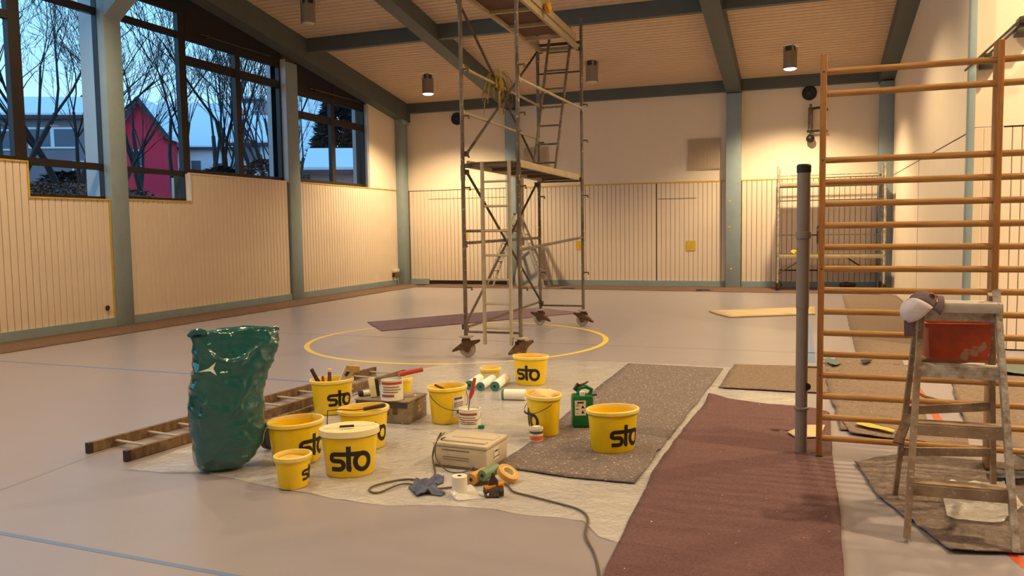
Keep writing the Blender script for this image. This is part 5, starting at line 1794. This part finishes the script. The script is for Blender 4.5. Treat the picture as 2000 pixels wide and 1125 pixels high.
for i in range(nl + 1):
    f = i / nl * (len(LV) - 1)
    k = min(int(f), len(LV) - 2)
    u = f - k
    z, xc, hw, hd = [LV[k][q] * (1 - u) + LV[k + 1][q] * u for q in range(4)]
    for j in range(nu):
        th = 2 * PI * j / nu
        cx_, sx_ = math.cos(th), math.sin(th)
        e = .72
        x = hw * math.copysign(abs(cx_) ** e, cx_)
        y = hd * math.copysign(abs(sx_) ** e, sx_)
        P = Vector((x + xc, y, z))
        # creases: diagonal in the middle, horizontal sags low down
        n1 = noise.fractal((P.x * 5 + P.z * 4, P.y * 5, P.z * 3 - P.x * 5), 1.0, 2.0, 3)
        n2 = 1 - abs(noise.noise((P.x * 4 - P.z * 3 + 3, P.y * 4, P.z * 9 + P.x * 3))) * 3.5
        n3 = 1 - abs(noise.noise((P.x * 7 + P.z * 5, P.y * 5, P.z * 5 - P.x * 6 + 9))) * 6
        wgt = min(1, i / 8)
        rid = 0.0
        if sx_ < 0:
            for (ax0, az0), (ax1, az1) in RIDGES:
                vx, vz = ax1 - ax0, az1 - az0
                L2 = vx * vx + vz * vz
                tt = ((P.x - ax0) * vx + (P.z - az0) * vz) / L2
                if -.1 < tt < 1.1:
                    dd = abs((P.x - ax0) * vz - (P.z - az0) * vx) / math.sqrt(L2)
                    rid += .014 * math.exp(-(dd / .011) ** 2) * max(0, math.sin(PI * (tt + .1) / 1.2))
        d = (.007 * n1 + .010 * max(0, n2) + .006 * max(0, n3) + rid) * wgt
        nn = Vector((cx_, sx_, 0))
        P += nn * d
        if z > .84:
            P.z += .018 * math.sin(P.x * 9 + .6) + .012 * noise.noise((P.x * 8, 0, 1))
        if z < .05:
            P.z = max(0.0, P.z)
        vs.append(P)
for i in range(nl):
    for j in range(nu):
        a, b = i * nu + j, i * nu + (j + 1) % nu
        fs.append((a, b, b + nu, a + nu))
fs.append(tuple(range(nu))[::-1])
fs.append(tuple(range(nl * nu, (nl + 1) * nu)))
bag_mb = MB().add(vs, fs)
bag = bag_mb.build('body', M['bag'], bg_, smooth=70)
MB().tube(smooth_path([(-.215, -.025, .885), (-.205, -.035, .905), (-.165, -.04, .915), (-.12, -.03, .90)], 4), [.012] + [.022] * 11 + [.010], 10).build('folded_edge', M['bag'], bg_)
MB().tube(
    smooth_path([(.30, -.0, .90), (.325, -.01, .91), (.335, -.015, .895)], 3), [.02, .016, .014, .012, .008, .006, .004], 8).build('corner_tip', M['bag'], bg_)
bvh = BVHTree.FromPolygons([tuple(v) for v in bag_mb.v], bag_mb.f)


def on_bag(x, z):
    h = bvh.ray_cast(Vector((x, -1, z)), Vector((0, 1, 0)))
    return (h[0].x, h[0].y - .0025, h[0].z) if h[0] else (x, -.2, z)


lg = MB()
def bagtri(P3):
    A_, B_, C_ = [Vector(q) for q in P3]
    n = 6
    idx = {}
    vs, fs = [], []
    for i in range(n + 1):
        for j in range(n + 1 - i):
            q = A_ + (B_ - A_) * (i / n) + (C_ - A_) * (j / n)
            idx[(i, j)] = len(vs)
            vs.append(on_bag(q.x, q.y))
    for i in range(n):
        for j in range(n - i):
            fs.append((idx[(i, j)], idx[(i + 1, j)], idx[(i, j + 1)]))
            if i + j < n - 1:
                fs.append((idx[(i + 1, j)], idx[(i + 1, j + 1)], idx[(i, j + 1)]))
    lg.add(vs, fs)
EC = (-.100, .677)
for tip, e1, e2 in (((-.180, .664), (-.102, .688), (-.092, .668)), ((-.066, .722), (-.110, .687), (-.086, .676)), ((-.064, .640), (-.104, .668), (-.082, .679))):
    bagtri([tip, e1, EC])
    bagtri([tip, EC, e2])
lg.build('white_emblem', M['baglogo'], bg_, smooth=60)

# ------------------------------------------------------------------ ladder lying on the floor
A0, A1 = Vector((-4.778, 4.282) + (0,)), Vector((-4.378, 7.672) + (0,))
B0_ = Vector((-4.350, 4.201) + (0,))
d_ = (A1 - A0).normalized()
L_ = (A1 - A0).length
nrm = Vector((d_.y, -d_.x, 0))
wd = (B0_ - A0).dot(nrm)
ln = thing('wooden_ladder', 'long weathered wooden ladder lying on the floor behind the refuse bag', 'ladder', (A0.x, A0.y, .004), math.atan2(d_.y, d_.x))
sh = (B0_ - A0).dot(d_)
MB().beam((0, 0, .036), (L_, 0, .036), .034, .072).build('side_rail', M['oldwood'], ln, smooth=0)
MB().beam((sh, -wd, .036), (L_ + sh, -wd * .92, .036), .034, .072).build('side_rail', M['oldwood'], ln, smooth=0)
for e0 in ((0, 0), (sh, -wd)):
    MB().beam((e0[0] - .006, e0[1], .036), (e0[0] + .03, e0[1], .036), .038, .075).build('end_shoe', M['blackh'], ln, smooth=0)
n_r = int(L_ / .28)
for i in range(n_r):
    x = .22 + i * .28
    MB().tube([(x, 0, .04), (x + .0, -wd, .04)], .014, 8, sq=.7).build('rung', M['alu'], ln)
q0, q1 = Vector((-4.048, 5.235)), Vector((-3.994, 6.138))
tag(MB().beam((0, 0, .02), ((q1 - q0).length, 0, .02), .03, .04).build('loose_batten', M['oldwood'], None, (q0.x, q0.y, .006), math.atan2((q1 - q0).y, (q1 - q0).x), 0), 'loose wooden batten on the film beside the lying ladder', 'batten')
q0 = (-3.582, 4.755)
wl_ = thing('black_disc', 'dark round disc half hidden between the bag and the yellow bucket', 'disc', (q0[0], q0[1], .006), face(*q0) + .9)
MB().lathe([(.03, -.03), (.085, -.028), (.10, -.015), (.10, .015), (.085, .028), (.03, .03)], 24, c=(0, 0, .1), rot=Matrix.Rotation(PI / 2, 3, 'X')).build('tyre', M['black'], wl_)
MB().lathe([(0, -.032), (.04, -.032), (.04, .032), (0, .032)], 14, c=(0, 0, .1), rot=Matrix.Rotation(PI / 2, 3, 'X')).build('hub', M['darkmetal'], wl_)
